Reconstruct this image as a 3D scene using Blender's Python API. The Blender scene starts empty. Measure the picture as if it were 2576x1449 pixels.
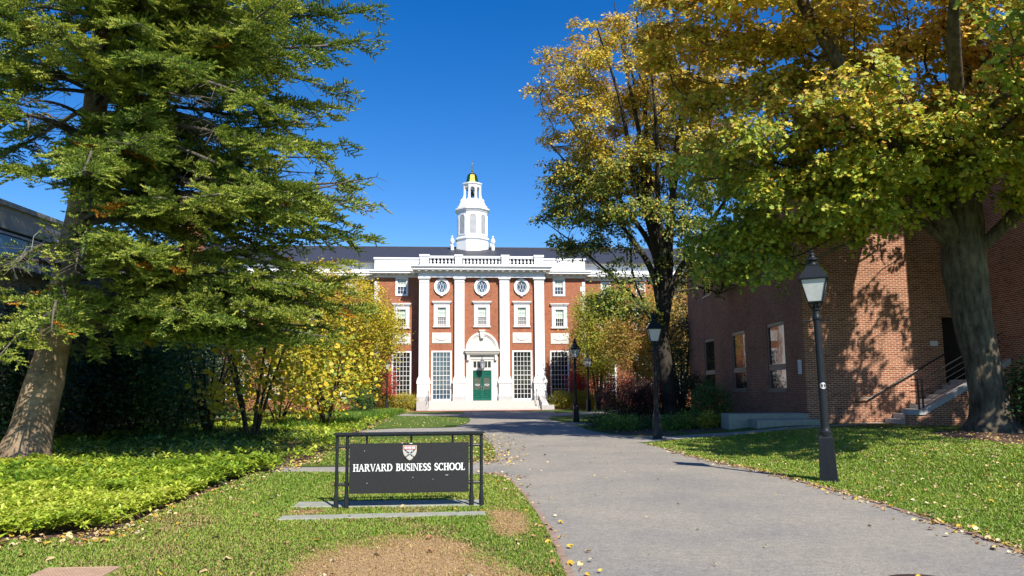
import bpy, bmesh, math, random
import numpy as np
from mathutils import Vector, Matrix

# ------------------------------------------------------------------ camera, sky, sun, exposure
scene = bpy.context.scene
COL = scene.collection
EYE = 1.65
PITCH, ROLL, FPX = math.radians(7.42), math.radians(-0.46), 1934.0
cam_d = bpy.data.cameras.new("camera")
cam_d.sensor_width = 36.0
cam_d.lens = 36.0 * FPX / 2576.0
cam_d.clip_start, cam_d.clip_end = 0.1, 6000.0
cam = bpy.data.objects.new("camera", cam_d)
COL.objects.link(cam)
CAM_R = Matrix.Rotation(math.pi / 2 + PITCH, 3, 'X') @ Matrix.Rotation(ROLL, 3, 'Z')
cam.matrix_world = Matrix.Translation((0, 0, EYE)) @ CAM_R.to_4x4()
scene.camera = cam

SUN_EL, SUN_AZ = math.radians(44), math.radians(154)      # azimuth clockwise from +Y
world = bpy.data.worlds.new("World")
scene.world = world
world.use_nodes = True
wn, wl = world.node_tree.nodes, world.node_tree.links
wn.clear()
w_out = wn.new('ShaderNodeOutputWorld')
w_bg = wn.new('ShaderNodeBackground')
w_sky = wn.new('ShaderNodeTexSky')
w_sky.sky_type = 'NISHITA'
w_sky.sun_disc = False
w_sky.sun_elevation, w_sky.sun_rotation = SUN_EL, SUN_AZ
w_sky.altitude = 0
w_sky.air_density, w_sky.dust_density, w_sky.ozone_density = 1.0, 0.0, 3.0
w_hs = wn.new('ShaderNodeHueSaturation')
w_hs.inputs['Saturation'].default_value = 1.42
w_hs.inputs['Hue'].default_value = 0.512
w_hs.inputs['Value'].default_value = 1.24
wl.new(w_sky.outputs[0], w_hs.inputs['Color'])
wl.new(w_hs.outputs[0], w_bg.inputs['Color'])
w_bg.inputs['Strength'].default_value = 0.078
wl.new(w_bg.outputs[0], w_out.inputs[0])

to_sun = Vector((math.sin(SUN_AZ) * math.cos(SUN_EL), math.cos(SUN_AZ) * math.cos(SUN_EL), math.sin(SUN_EL)))
sun_d = bpy.data.lights.new("sun", 'SUN')
sun_d.energy, sun_d.angle, sun_d.color = 4.6, math.radians(0.5), (1.0, 0.92, 0.80)
sun = bpy.data.objects.new("sun", sun_d)
sun.rotation_euler = (-to_sun).to_track_quat('-Z', 'Y').to_euler()
sun.location = to_sun * 80
COL.objects.link(sun)

scene.view_settings.view_transform = 'Standard'
scene.view_settings.look = 'None'
scene.view_settings.exposure = 0.72
scene.view_settings.gamma = 1.0
scene.render.engine = 'CYCLES'
scene.cycles.max_bounces = 6
scene.cycles.diffuse_bounces = 3
scene.cycles.transparent_max_bounces = 8
scene.cycles.use_denoising = True

# ------------------------------------------------------------------ helpers
rng = np.random.default_rng(7)
random.seed(7)
PI = math.pi


def smooth(a):
    a = np.clip(a, 0, 1)
    return a * a * (3 - 2 * a)


def height(x, y):
    """gentle rise of the right lawn towards the brick building"""
    return 0.33 * smooth((np.asarray(x, float) - 5.6) / 4.2) * smooth((70 - np.asarray(y, float)) / 25)


def ray(px, py):
    return CAM_R @ Vector(((px - 1288) / FPX, -(py - 724.5) / FPX, -1.0))


def G(px, py, z=None):
    """surveyed ground point seen at photo position px, py (2576 wide)"""
    d = ray(px, py)
    zz = 0.0 if z is None else z
    for _ in range(8):
        t = (zz - EYE) / d.z
        p = Vector((0, 0, EYE)) + d * t
        if z is not None:
            break
        zz = float(height(p.x, p.y))
    return Vector((p.x, p.y, zz))


def AT(px, py, Y):
    d = ray(px, py)
    return Vector((0, 0, EYE)) + d * (Y / d.y)


def tag(o, label=None, cat=None, group=None, kind=None):
    if label: o['label'] = label
    if cat: o['category'] = cat
    if group: o['group'] = group
    if kind: o['kind'] = kind
    return o


def empty(name, loc=(0, 0, 0), rz=0.0):
    o = bpy.data.objects.new(name, None)
    o.location = loc
    o.rotation_euler = (0, 0, rz)
    o.empty_display_size = 0.3
    COL.objects.link(o)
    return o


def link(name, me, mat=None, parent=None):
    o = bpy.data.objects.new(name, me)
    COL.objects.link(o)
    if mat is not None:
        for m in (mat if isinstance(mat, (list, tuple)) else [mat]):
            me.materials.append(m)
    if parent is not None:
        o.parent = parent
    return o


def copy_tree(o, parent=None):
    c = o.copy()
    COL.objects.link(c)
    c.parent = parent
    for ch in [x for x in o.children]:
        copy_tree(ch, c)
    return c


class MB:
    """collects shapes, builds ONE mesh object"""
    def __init__(s):
        s.v, s.f, s.m, s.sm = [], [], [], []

    def add(s, verts, faces, mi=0, smooth_=False):
        n = len(s.v)
        s.v += [tuple(p) for p in verts]
        for f in faces:
            s.f.append([i + n for i in f])
            s.m.append(mi)
            s.sm.append(smooth_)
        return s

    def box(s, x0, x1, y0, y1, z0, z1, mi=0):
        v = [(x0, y0, z0), (x1, y0, z0), (x1, y1, z0), (x0, y1, z0), (x0, y0, z1), (x1, y0, z1), (x1, y1, z1), (x0, y1, z1)]
        return s.add(v, [(0, 3, 2, 1), (4, 5, 6, 7), (0, 1, 5, 4), (1, 2, 6, 5), (2, 3, 7, 6), (3, 0, 4, 7)], mi)

    def bevel_box(s, x0, x1, y0, y1, z0, z1, b=0.01, mi=0):
        """box with chamfered top edges"""
        v = [(x0, y0, z0), (x1, y0, z0), (x1, y1, z0), (x0, y1, z0),
             (x0, y0, z1 - b), (x1, y0, z1 - b), (x1, y1, z1 - b), (x0, y1, z1 - b),
             (x0 + b, y0 + b, z1), (x1 - b, y0 + b, z1), (x1 - b, y1 - b, z1), (x0 + b, y1 - b, z1)]
        f = [(0, 3, 2, 1), (8, 9, 10, 11)]
        for i in range(4):
            j = (i + 1) % 4
            f += [(i, j, 4 + j, 4 + i), (4 + i, 4 + j, 8 + j, 8 + i)]
        return s.add(v, f, mi)

    def prism_xz(s, pts, y0, y1, mi=0):
        """polygon in x,z (counter-clockwise seen from -y) extruded from y0 (front) to y1"""
        n = len(pts)
        v = [(p[0], y0, p[1]) for p in pts] + [(p[0], y1, p[1]) for p in pts]
        f = [tuple(range(n)), tuple(reversed(range(n, 2 * n)))]
        f += [(i, n + i, n + (i + 1) % n, (i + 1) % n) for i in range(n)]
        return s.add(v, f, mi)

    def prism_xy(s, pts, z0, z1, mi=0):
        n = len(pts)
        v = [(p[0], p[1], z0) for p in pts] + [(p[0], p[1], z1) for p in pts]
        f = [tuple(reversed(range(n))), tuple(range(n, 2 * n))]
        f += [(i, (i + 1) % n, n + (i + 1) % n, n + i) for i in range(n)]
        return s.add(v, f, mi)

    def tube(s, path, radii, k=8, mi=0, cap=True, smooth_=True):
        path = [Vector(p) for p in path]
        if not hasattr(radii, '__len__'):
            radii = [radii] * len(path)
        n0 = len(s.v)
        up = None
        rings = []
        for i, p in enumerate(path):
            t = (path[min(i + 1, len(path) - 1)] - path[max(i - 1, 0)]).normalized()
            if up is None:
                up = t.orthogonal().normalized()
            up = (up - t * up.dot(t))
            up = up.normalized() if up.length > 1e-6 else t.orthogonal().normalized()
            b = t.cross(up)
            rings.append([p + (up * math.cos(2 * PI * j / k) + b * math.sin(2 * PI * j / k)) * radii[i] for j in range(k)])
        v = [q for r in rings for q in r]
        f = []
        for i in range(len(rings) - 1):
            for j in range(k):
                f.append((i * k + j, i * k + (j + 1) % k, (i + 1) * k + (j + 1) % k, (i + 1) * k + j))
        s.add(v, f, mi, smooth_)
        if cap:
            s.add(rings[0], [tuple(reversed(range(k)))], mi)
            s.add(rings[-1], [tuple(range(k))], mi)
        return s

    def lathe(s, prof, c=(0, 0, 0), k=16, mi=0, smooth_=True, rot=0.0, sq=1.0, cap=True):
        """profile [(r, z)] turned about z at c"""
        v, f = [], []
        for r, z in prof:
            for j in range(k):
                a = 2 * PI * j / k + rot
                v.append((c[0] + r * math.cos(a), c[1] + r * math.sin(a) * sq, c[2] + z))
        for i in range(len(prof) - 1):
            for j in range(k):
                f.append((i * k + j, i * k + (j + 1) % k, (i + 1) * k + (j + 1) % k, (i + 1) * k + j))
        s.add(v, f, mi, smooth_)
        if cap:
            s.add(v[:k], [tuple(reversed(range(k)))], mi)
            s.add(v[-k:], [tuple(range(k))], mi)
        return s

    def build(s, name, mat, parent=None, sharp=35):
        me = bpy.data.meshes.new(name)
        me.from_pydata(s.v, [], s.f)
        o = link(name, me, mat, parent)
        me.polygons.foreach_set('material_index', s.m)
        me.polygons.foreach_set('use_smooth', s.sm)
        if any(s.sm):
            try:
                me.set_sharp_from_angle(angle=math.radians(sharp))
            except Exception:
                pass
        me.update()
        return o


def tri_object(name, V, T, C, mat, parent=None, smooth_=False):
    """big triangle mesh with a colour per point"""
    me = bpy.data.meshes.new(name)
    V = np.asarray(V, np.float32).reshape(-1, 3)
    T = np.asarray(T, np.int32).reshape(-1, 3)
    me.vertices.add(len(V))
    me.vertices.foreach_set('co', V.ravel())
    me.loops.add(T.size)
    me.loops.foreach_set('vertex_index', T.ravel())
    me.polygons.add(len(T))
    me.polygons.foreach_set('loop_start', np.arange(0, T.size, 3, dtype=np.int32))
    me.polygons.foreach_set('loop_total', np.full(len(T), 3, np.int32))
    if smooth_:
        me.polygons.foreach_set('use_smooth', np.ones(len(T), bool))
    if C is not None:
        C = np.asarray(C, np.float32).reshape(-1, 3)
        a = me.attributes.new('Col', 'FLOAT_COLOR', 'POINT')
        a.data.foreach_set('color', np.concatenate([C, np.ones((len(C), 1), np.float32)], 1).ravel())
    me.update(calc_edges=True)
    return link(name, me, mat, parent)


def unit(a):
    return a / np.maximum(np.linalg.norm(a, axis=-1, keepdims=True), 1e-9)


# leaf templates: (along, across, up) and triangles
def _fan(pts):
    return np.array(pts, float), np.array([(0, i, i + 1) for i in range(1, len(pts) - 1)])


LEAF_OVAL = (np.array([(0, 0, 0), (.5, .32, .07), (1, 0, -.04), (.5, -.32, .07)], float), np.array([(0, 2, 1), (0, 3, 2)]))
LEAF_MAPLE = _fan([(0, 0, 0), (.12, -.5, -.03), (.42, -.24, .04), (.66, -.46, -.05), (1, 0, -.08), (.66, .46, -.05), (.42, .24, .04), (.12, .5, -.03)])
LEAF_ROUND = _fan([(0.08, 0, 0), (-.02, -.28, .03), (.3, -.5, .08), (.72, -.36, .03), (1, 0, -.06), (.72, .36, .03), (.3, .5, .08), (-.02, .28, .03)])
LEAF_OBOV = (np.array([(0, 0, 0), (.62, .21, .05), (1, 0, -.1), (.62, -.21, .05), (.6, 0, -.02)], float), np.array([(0, 4, 1), (1, 4, 2), (0, 3, 4), (4, 3, 2)]))


def leaves(P, D, Nn, size, col, tmpl):
    """P positions, D direction of each leaf, Nn its normal; returns V, T, C"""
    tv, tt = tmpl
    D = unit(D)
    Nn = Nn - D * np.sum(Nn * D, 1, keepdims=True)
    Nn = unit(Nn)
    B = np.cross(Nn, D)
    n, k = len(P), len(tv)
    size = np.asarray(size).reshape(-1, 1, 1)
    V = P[:, None, :] + size * (tv[None, :, 0:1] * D[:, None, :] + tv[None, :, 1:2] * B[:, None, :] + tv[None, :, 2:3] * Nn[:, None, :])
    T = tt[None] + (np.arange(n) * k)[:, None, None]
    C = np.repeat(np.clip(col, 0.003, 1), k, axis=0)
    return V.reshape(-1, 3), T.reshape(-1, 3), C


def merge(parts):
    V, T, C, n = [], [], [], 0
    for v, t, c in parts:
        V.append(v); T.append(t + n); C.append(c); n += len(v)
    return np.concatenate(V), np.concatenate(T), np.concatenate(C)


def seg_tubes(P0, P1, R0, R1, k=5):
    """open prisms round many segments; returns V, T"""
    P0, P1 = np.asarray(P0, float), np.asarray(P1, float)
    d = unit(P1 - P0)
    ref = np.where(np.abs(d[:, 2:3]) > .9, np.array([[1., 0, 0]]), np.array([[0, 0, 1.]]))
    a = unit(np.cross(d, ref)); b = np.cross(d, a)
    ang = 2 * PI * np.arange(k) / k
    ring = a[:, None] * np.cos(ang)[None, :, None] + b[:, None] * np.sin(ang)[None, :, None]
    V = np.concatenate([P0[:, None] + ring * np.asarray(R0)[:, None, None], P1[:, None] + ring * np.asarray(R1)[:, None, None]], 1)
    t = []
    for j in range(k):
        j2 = (j + 1) % k
        t += [(j, k + j2, j2), (j, k + j, k + j2)]
    T = np.array(t)[None] + (np.arange(len(P0)) * 2 * k)[:, None, None]
    return V.reshape(-1, 3), T.reshape(-1, 3)


def in_poly(x, y, poly):
    inside = np.zeros(len(x), bool)
    n = len(poly)
    for i in range(n):
        x0, y0 = poly[i][0], poly[i][1]
        x1, y1 = poly[(i + 1) % n][0], poly[(i + 1) % n][1]
        c = ((y0 > y) != (y1 > y))
        xs = (x1 - x0) * (y - y0) / (y1 - y0 + 1e-12) + x0
        inside ^= c & (x < xs)
    return inside


def sample_poly(poly, n):
    a = np.array([(p[0], p[1]) for p in poly])
    lo, hi = a.min(0), a.max(0)
    q = rng.uniform(lo, hi, (n, 2))
    return q[in_poly(q[:, 0], q[:, 1], poly)]


def poly_area(p):
    return abs(sum(p[i][0] * p[(i + 1) % len(p)][1] - p[(i + 1) % len(p)][0] * p[i][1] for i in range(len(p)))) / 2


def curve(pts, n=6):
    """closed Catmull-Rom through 2-D points"""
    out = []
    m = len(pts)
    for i in range(m):
        p0, p1, p2, p3 = [np.array(pts[(i + j - 1) % m][:2], float) for j in range(4)]
        for t in np.arange(n) / n:
            out.append(tuple(0.5 * (2 * p1 + (p2 - p0) * t + (2 * p0 - 5 * p1 + 4 * p2 - p3) * t * t + (3 * p1 - p0 - 3 * p2 + p3) * t ** 3)))
    return out


def wobble(x, y, s=1.0, seed=0):
    r = np.random.default_rng(seed)
    out = np.zeros_like(np.asarray(x, float))
    for i in range(7):
        f = s * (0.6 + 0.55 * i)
        a = r.uniform(0, 2 * PI)
        out = out + np.sin(f * (np.cos(a) * x + np.sin(a) * y) + r.uniform(0, 6.3)) / (1 + .5 * i)
    return out / 2.2


def wobble3(P, s=1.0, seed=0):
    r = np.random.default_rng(seed)
    out = np.zeros(len(P))
    for i in range(7):
        w = unit(r.normal(size=(1, 3)))[0] * s * (0.7 + .5 * i)
        out += np.sin(P @ w + r.uniform(0, 6.3)) / (1 + .35 * i)
    return out / 2.4


# ------------------------------------------------------------------ materials
def new_mat(name):
    m = bpy.data.materials.new(name)
    m.use_nodes = True
    nt = m.node_tree
    return m, nt, nt.nodes['Principled BSDF'], nt.nodes['Material Output']


def ramp(nt, stops, fac):
    r = nt.nodes.new('ShaderNodeValToRGB')
    el = r.color_ramp.elements
    while len(el) < len(stops):
        el.new(0.5)
    for e, (p, c) in zip(el, stops):
        e.position = p
        e.color = (*c, 1) if len(c) == 3 else c
    nt.links.new(fac, r.inputs[0])
    return r


def noise(nt, scale, detail=4, rough=.6, vec=None):
    n = nt.nodes.new('ShaderNodeTexNoise')
    n.inputs['Scale'].default_value = scale
    n.inputs['Detail'].default_value = detail
    n.inputs['Roughness'].default_value = rough
    if vec is not None:
        nt.links.new(vec, n.inputs['Vector'])
    return n


def objco(nt, scale=None):
    tc = nt.nodes.new('ShaderNodeTexCoord')
    if scale is None:
        return tc.outputs['Object']
    mp = nt.nodes.new('ShaderNodeMapping')
    mp.inputs['Scale'].default_value = scale
    nt.links.new(tc.outputs['Object'], mp.inputs['Vector'])
    return mp.outputs[0]


def bump(nt, bsdf, height_out, dist=.01, strength=.6):
    b = nt.nodes.new('ShaderNodeBump')
    b.inputs['Distance'].default_value = dist
    b.inputs['Strength'].default_value = strength
    nt.links.new(height_out, b.inputs['Height'])
    nt.links.new(b.outputs[0], bsdf.inputs['Normal'])


def mottled(name, c1, c2, scale=6, rough=.6, metal=0.0, b=0.0, bscale=None, mid=None, spec=.5, stretch=None, lo=.3, hi=.7):
    m, nt, bs, _ = new_mat(name)
    vec = objco(nt, stretch)
    n = noise(nt, scale, 6, .65, vec)
    st = [(lo, c1), (hi, c2)] if mid is None else [(lo, c1), ((lo + hi) / 2, mid), (hi, c2)]
    r = ramp(nt, st, n.outputs['Fac'])
    nt.links.new(r.outputs[0], bs.inputs['Base Color'])
    bs.inputs['Roughness'].default_value = rough
    bs.inputs['Metallic'].default_value = metal
    bs.inputs['Specular IOR Level'].default_value = spec
    if b:
        n2 = noise(nt, bscale or scale * 4, 5, .7, vec)
        bump(nt, bs, n2.outputs['Fac'], b)
    return m


def brick_mat(name, c1, c2, mortar, bw=.213, rh=.0677, ms=.009, dark=(.5, .45, .45), patch=.35):
    m, nt, bs, _ = new_mat(name)
    tc = nt.nodes.new('ShaderNodeTexCoord')
    sp = nt.nodes.new('ShaderNodeSeparateXYZ')
    nt.links.new(tc.outputs['Object'], sp.inputs[0])
    ad = nt.nodes.new('ShaderNodeMath'); ad.operation = 'ADD'
    nt.links.new(sp.outputs['X'], ad.inputs[0]); nt.links.new(sp.outputs['Y'], ad.inputs[1])
    cb = nt.nodes.new('ShaderNodeCombineXYZ')
    nt.links.new(ad.outputs[0], cb.inputs['X']); nt.links.new(sp.outputs['Z'], cb.inputs['Y'])
    bt = nt.nodes.new('ShaderNodeTexBrick')
    nt.links.new(cb.outputs[0], bt.inputs['Vector'])
    bt.inputs['Scale'].default_value = 1.0
    bt.inputs['Brick Width'].default_value = bw
    bt.inputs['Row Height'].default_value = rh
    bt.inputs['Mortar Size'].default_value = ms
    bt.inputs['Mortar Smooth'].default_value = .15
    bt.inputs['Bias'].default_value = -.1
    bt.inputs['Color1'].default_value = (*c1, 1)
    bt.inputs['Color2'].default_value = (*c2, 1)
    bt.inputs['Mortar'].default_value = (*mortar, 1)
    # some bricks burnt darker, broad weathering
    vo = nt.nodes.new('ShaderNodeTexVoronoi')
    mp = nt.nodes.new('ShaderNodeMapping')
    mp.inputs['Scale'].default_value = (1 / bw, 1 / rh, 1)
    nt.links.new(cb.outputs[0], mp.inputs[0]); nt.links.new(mp.outputs[0], vo.inputs['Vector'])
    vo.inputs['Scale'].default_value = 1.0
    r1 = ramp(nt, [(.0, dark), (.45, (1, 1, 1)), (1, (1.15, 1.1, 1.05))], vo.outputs['Color'])
    n = noise(nt, .7, 5, .6, tc.outputs['Object'])
    r2 = ramp(nt, [(.3, (1 - patch, 1 - patch, 1 - patch)), (.7, (1.1, 1.1, 1.1))], n.outputs['Fac'])
    x1 = nt.nodes.new('ShaderNodeMix'); x1.data_type = 'RGBA'; x1.blend_type = 'MULTIPLY'; x1.inputs[0].default_value = .75
    nt.links.new(bt.outputs['Color'], x1.inputs[6]); nt.links.new(r1.outputs[0], x1.inputs[7])
    x2 = nt.nodes.new('ShaderNodeMix'); x2.data_type = 'RGBA'; x2.blend_type = 'MULTIPLY'; x2.inputs[0].default_value = 1
    nt.links.new(x1.outputs[2], x2.inputs[6]); nt.links.new(r2.outputs[0], x2.inputs[7])
    nt.links.new(x2.outputs[2], bs.inputs['Base Color'])
    bs.inputs['Roughness'].default_value = .85
    bs.inputs['Specular IOR Level'].default_value = .25
    inv = nt.nodes.new('ShaderNodeMath'); inv.operation = 'SUBTRACT'; inv.inputs[0].default_value = 1
    nt.links.new(bt.outputs['Fac'], inv.inputs[1])
    bump(nt, bs, inv.outputs[0], .006, .8)
    return m


def leaf_mat(name, trans=.3, rough=.5, gain=1.0, spec=.35):
    m, nt, bs, out = new_mat(name)
    at = nt.nodes.new('ShaderNodeAttribute'); at.attribute_name = 'Col'
    nt.links.new(at.outputs['Color'], bs.inputs['Base Color'])
    bs.inputs['Roughness'].default_value = rough
    bs.inputs['Specular IOR Level'].default_value = spec
    tr = nt.nodes.new('ShaderNodeBsdfTranslucent')
    g = nt.nodes.new('ShaderNodeMix'); g.data_type = 'RGBA'; g.blend_type = 'MULTIPLY'; g.inputs[0].default_value = 1
    nt.links.new(at.outputs['Color'], g.inputs[6]); g.inputs[7].default_value = (1.25, 1.2, .7, 1)
    nt.links.new(g.outputs[2], tr.inputs['Color'])
    mx = nt.nodes.new('ShaderNodeMixShader'); mx.inputs[0].default_value = trans
    nt.links.new(bs.outputs[0], mx.inputs[1]); nt.links.new(tr.outputs[0], mx.inputs[2])
    nt.links.new(mx.outputs[0], out.inputs[0])
    return m


def attr_mat(name, rough=.8, spec=.2):
    m, nt, bs, out = new_mat(name)
    at = nt.nodes.new('ShaderNodeAttribute'); at.attribute_name = 'Col'
    nt.links.new(at.outputs['Color'], bs.inputs['Base Color'])
    bs.inputs['Roughness'].default_value = rough
    bs.inputs['Specular IOR Level'].default_value = spec
    return m


def bark_mat(name, c1, c2, sx=9, sz=1.5, depth=.03):
    m, nt, bs, _ = new_mat(name)
    vec = objco(nt, (sx, sx, sz))
    n = noise(nt, 1.2, 8, .7, vec)
    big = noise(nt, 1.4, 4, .6, objco(nt))
    r = ramp(nt, [(.3, c1), (.72, c2)], n.outputs['Fac'])
    r2 = ramp(nt, [(.35, (.62, .62, .6)), (.65, (1.15, 1.15, 1.12))], big.outputs['Fac'])
    x = nt.nodes.new('ShaderNodeMix'); x.data_type = 'RGBA'; x.blend_type = 'MULTIPLY'; x.inputs[0].default_value = 1
    nt.links.new(r.outputs[0], x.inputs[6]); nt.links.new(r2.outputs[0], x.inputs[7])
    nt.links.new(x.outputs[2], bs.inputs['Base Color'])
    bs.inputs['Roughness'].default_value = .9
    bs.inputs['Specular IOR Level'].default_value = .2
    bump(nt, bs, n.outputs['Fac'], depth, 1.0)
    return m


def glass_mat(name, c, rough=.04, spec=.7, wave=.002):
    m, nt, bs, _ = new_mat(name)
    n = noise(nt, 1.3, 3, .5, objco(nt))
    r = ramp(nt, [(.35, tuple(.6 * a for a in c)), (.65, c)], n.outputs['Fac'])
    nt.links.new(r.outputs[0], bs.inputs['Base Color'])
    bs.inputs['Roughness'].default_value = rough
    bs.inputs['Specular IOR Level'].default_value = spec
    bs.inputs['IOR'].default_value = 1.6
    n2 = noise(nt, 2.2, 2, .5, objco(nt))
    bump(nt, bs, n2.outputs['Fac'], wave * 4, .2)
    return m


M = {}
M['white'] = mottled('white_paint', (.76, .77, .78), (.84, .84, .84), 2.5, .45)
M['stone_white'] = mottled('pale_limestone', (.66, .64, .58), (.76, .74, .69), 5, .7, b=.004)
M['granite'] = mottled('grey_granite', (.36, .36, .37), (.52, .52, .52), 14, .75, b=.004)
M['granite_warm'] = mottled('pale_step_granite', (.44, .42, .39), (.58, .56, .53), 8, .8, b=.004)
M['kerb'] = mottled('lawn_granite', (.25, .26, .215), (.35, .36, .30), 9, .85, b=.004)
M['slate'] = mottled('slate_roof', (.026, .028, .036), (.05, .052, .062), 3, .55, stretch=(1, 1, 6))
M['gold'] = mottled('gilding', (.72, .46, .07), (.9, .62, .12), 5, .22, metal=1.0)
M['louvre'] = mottled('louvre_grey', (.40, .42, .44), (.5, .52, .54), 6, .6)
M['green_door'] = mottled('green_gloss_paint', (.004, .085, .058), (.008, .12, .08), 3, .3)
M['iron'] = mottled('black_iron_paint', (.008, .010, .012), (.02, .022, .026), 18, .35, b=.003, bscale=60)
M['lamp_iron'] = mottled('lamp_paint', (.008, .011, .014), (.017, .021, .025), 30, .45, b=.0015, bscale=90, spec=.22)
M['frost'] = mottled('frosted_lamp_glass', (.42, .45, .43), (.56, .58, .56), 6, .35)
M['bronze_dark'] = mottled('dark_bell_bronze', (.03, .03, .028), (.06, .055, .05), 8, .45, metal=.6)
M['lantern_grey'] = mottled('lantern_metal', (.14, .15, .16), (.25, .26, .27), 9, .45, metal=.4)
M['brick'] = brick_mat('red_brick', (.36, .115, .052), (.30, .09, .042), (.42, .25, .17), dark=(.7, .62, .6), patch=.12)
M['brick2'] = brick_mat('variegated_brick', (.33, .115, .062), (.20, .07, .044), (.58, .41, .29), ms=.0115, dark=(.55, .42, .40), patch=.2)
M['brick_dark'] = brick_mat('brown_brick', (.31, .118, .066), (.22, .088, .052), (.38, .25, .18), dark=(.6, .55, .52), patch=.25)
M['paver'] = brick_mat('brick_pavers', (.33, .12, .075), (.28, .10, .065), (.26, .17, .13), rh=.11, dark=(.7, .6, .6))
M['glass_dark'] = glass_mat('dark_window_glass', (.020, .026, .026), spec=.35)
M['glass_sky_paint'] = glass_mat('painted_sky_window_glass', (.05, .10, .16))  # sky reflection painted in: its blue is put into the base colour
M['glass_door'] = glass_mat('door_glass', (.045, .06, .07))
M['blind'] = mottled('green_blind', (.42, .55, .46), (.5, .62, .53), 3, .5)
M['blind_grey'] = mottled('grey_blind', (.16, .16, .16), (.26, .26, .25), 3, .5)
M['concrete'] = mottled('beige_concrete', (.34, .31, .26), (.44, .41, .35), 4, .85, b=.004)
M['tan_frame'] = mottled('tan_window_metal', (.15, .125, .11), (.2, .17, .15), 6, .5)
M['sign_panel'] = mottled('charcoal_sign_paint', (.016, .017, .018), (.026, .027, .028), 40, .6, spec=.3)
M['letter'] = mottled('white_lettering', (.74, .77, .75), (.8, .82, .8), 12, .5)
M['red_enamel'] = mottled('red_enamel', (.45, .045, .03), (.52, .06, .04), 20, .5)
M['shield_grey'] = mottled('shield_silver', (.44, .44, .42), (.52, .52, .5), 20, .5)
M['shield_edge'] = mottled('shield_gilt_edge', (.5, .47, .34), (.62, .58, .44), 20, .4)
M['paper'] = mottled('white_notice', (.66, .67, .68), (.74, .75, .76), 20, .6)
M['rust'] = mottled('brown_plastic_grating', (.40, .26, .17), (.54, .37, .26), 9, .7)
M['dark_hole'] = mottled('painted_dark_gap', (.02, .016, .013), (.035, .028, .022), 6, .9)
M['manhole'] = mottled('rusty_cast_iron', (.035, .022, .018), (.09, .06, .05), 16, .65, metal=.3, b=.004)
M['mulch'] = mottled('bark_mulch', (.055, .028, .018), (.17, .095, .06), 34, .95, b=.03, bscale=60, mid=(.10, .055, .036))
M['straw'] = mottled('needle_mulch', (.26, .13, .055), (.42, .24, .12), 24, .95, b=.02, bscale=60)
M['soil'] = mottled('dry_earth', (.30, .18, .085), (.56, .39, .20), 40, .95, b=.02, bscale=90, mid=(.42, .275, .135), stretch=(1, 3, 1))
M['brick_edge'] = mottled('brick_edging', (.22, .145, .11), (.36, .26, .20), 14, .9, b=.006)
M['bark_fir'] = bark_mat('fir_bark', (.22, .15, .09), (.46, .34, .23), 3, 5, .03)
M['bark_maple'] = bark_mat('maple_bark', (.035, .028, .021), (.25, .21, .155), 8, 1.9, .09)
M['bark_dark'] = bark_mat('dark_bark', (.03, .026, .022), (.085, .075, .062), 12, 1.5, .03)
M['bark_twig'] = bark_mat('grey_twig_bark', (.10, .085, .07), (.2, .175, .15), 12, 1.5, .01)
M['needle'] = leaf_mat('fir_needles', .12, .42, spec=.5)
M['leaf'] = leaf_mat('autumn_leaves', .33, .5)
M['leaf_gloss'] = leaf_mat('evergreen_leaves', .12, .42, spec=.28)
M['cover'] = leaf_mat('ground_cover_leaves', .3, .36, spec=.5)
M['blade'] = leaf_mat('grass_blades', .3, .5, spec=.3)
M['litter'] = attr_mat('dry_leaves', .75, .25)


def asphalt_mat(name, c_lo, c_hi, warm):
    m, nt, bs, _ = new_mat(name)
    co = objco(nt)
    fine = noise(nt, 52, 5, .9, co)
    mid = noise(nt, 9, 6, .75, co)
    big = noise(nt, .55, 4, .6, co)
    r = ramp(nt, [(.34, c_lo), (.5, tuple((a + b) / 2 for a, b in zip(c_lo, c_hi))), (.68, c_hi)], fine.outputs['Fac'])
    r2 = ramp(nt, [(.3, (.80, .80, .81)), (.7, (1.15, 1.14, 1.12))], mid.outputs['Fac'])
    r3 = ramp(nt, [(.35, (.84, .84, .86)), (.65, warm)], big.outputs['Fac'])
    vo = nt.nodes.new('ShaderNodeTexVoronoi'); vo.inputs['Scale'].default_value = 130
    nt.links.new(co, vo.inputs['Vector'])
    r4 = ramp(nt, [(.0, (.55, .55, .55)), (.35, (1, 1, 1)), (.93, (1, 1, 1)), (.97, (1.6, 1.58, 1.5))], vo.outputs['Color'])
    prev = r.outputs[0]
    for q in (r2, r3, r4):
        x = nt.nodes.new('ShaderNodeMix'); x.data_type = 'RGBA'; x.blend_type = 'MULTIPLY'; x.inputs[0].default_value = 1
        nt.links.new(prev, x.inputs[6]); nt.links.new(q.outputs[0], x.inputs[7])
        prev = x.outputs[2]
    nt.links.new(prev, bs.inputs['Base Color'])
    bs.inputs['Roughness'].default_value = .9
    bs.inputs['Specular IOR Level'].default_value = .25
    bump(nt, bs, fine.outputs['Fac'], .008, .8)
    return m


M['asphalt'] = asphalt_mat('worn_asphalt', (.16, .153, .138), (.45, .432, .39), (1.1, 1.06, .99))
M['walk'] = asphalt_mat('pale_side_walk', (.27, .26, .24), (.42, .40, .37), (1.05, 1.04, 1.0))


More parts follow.
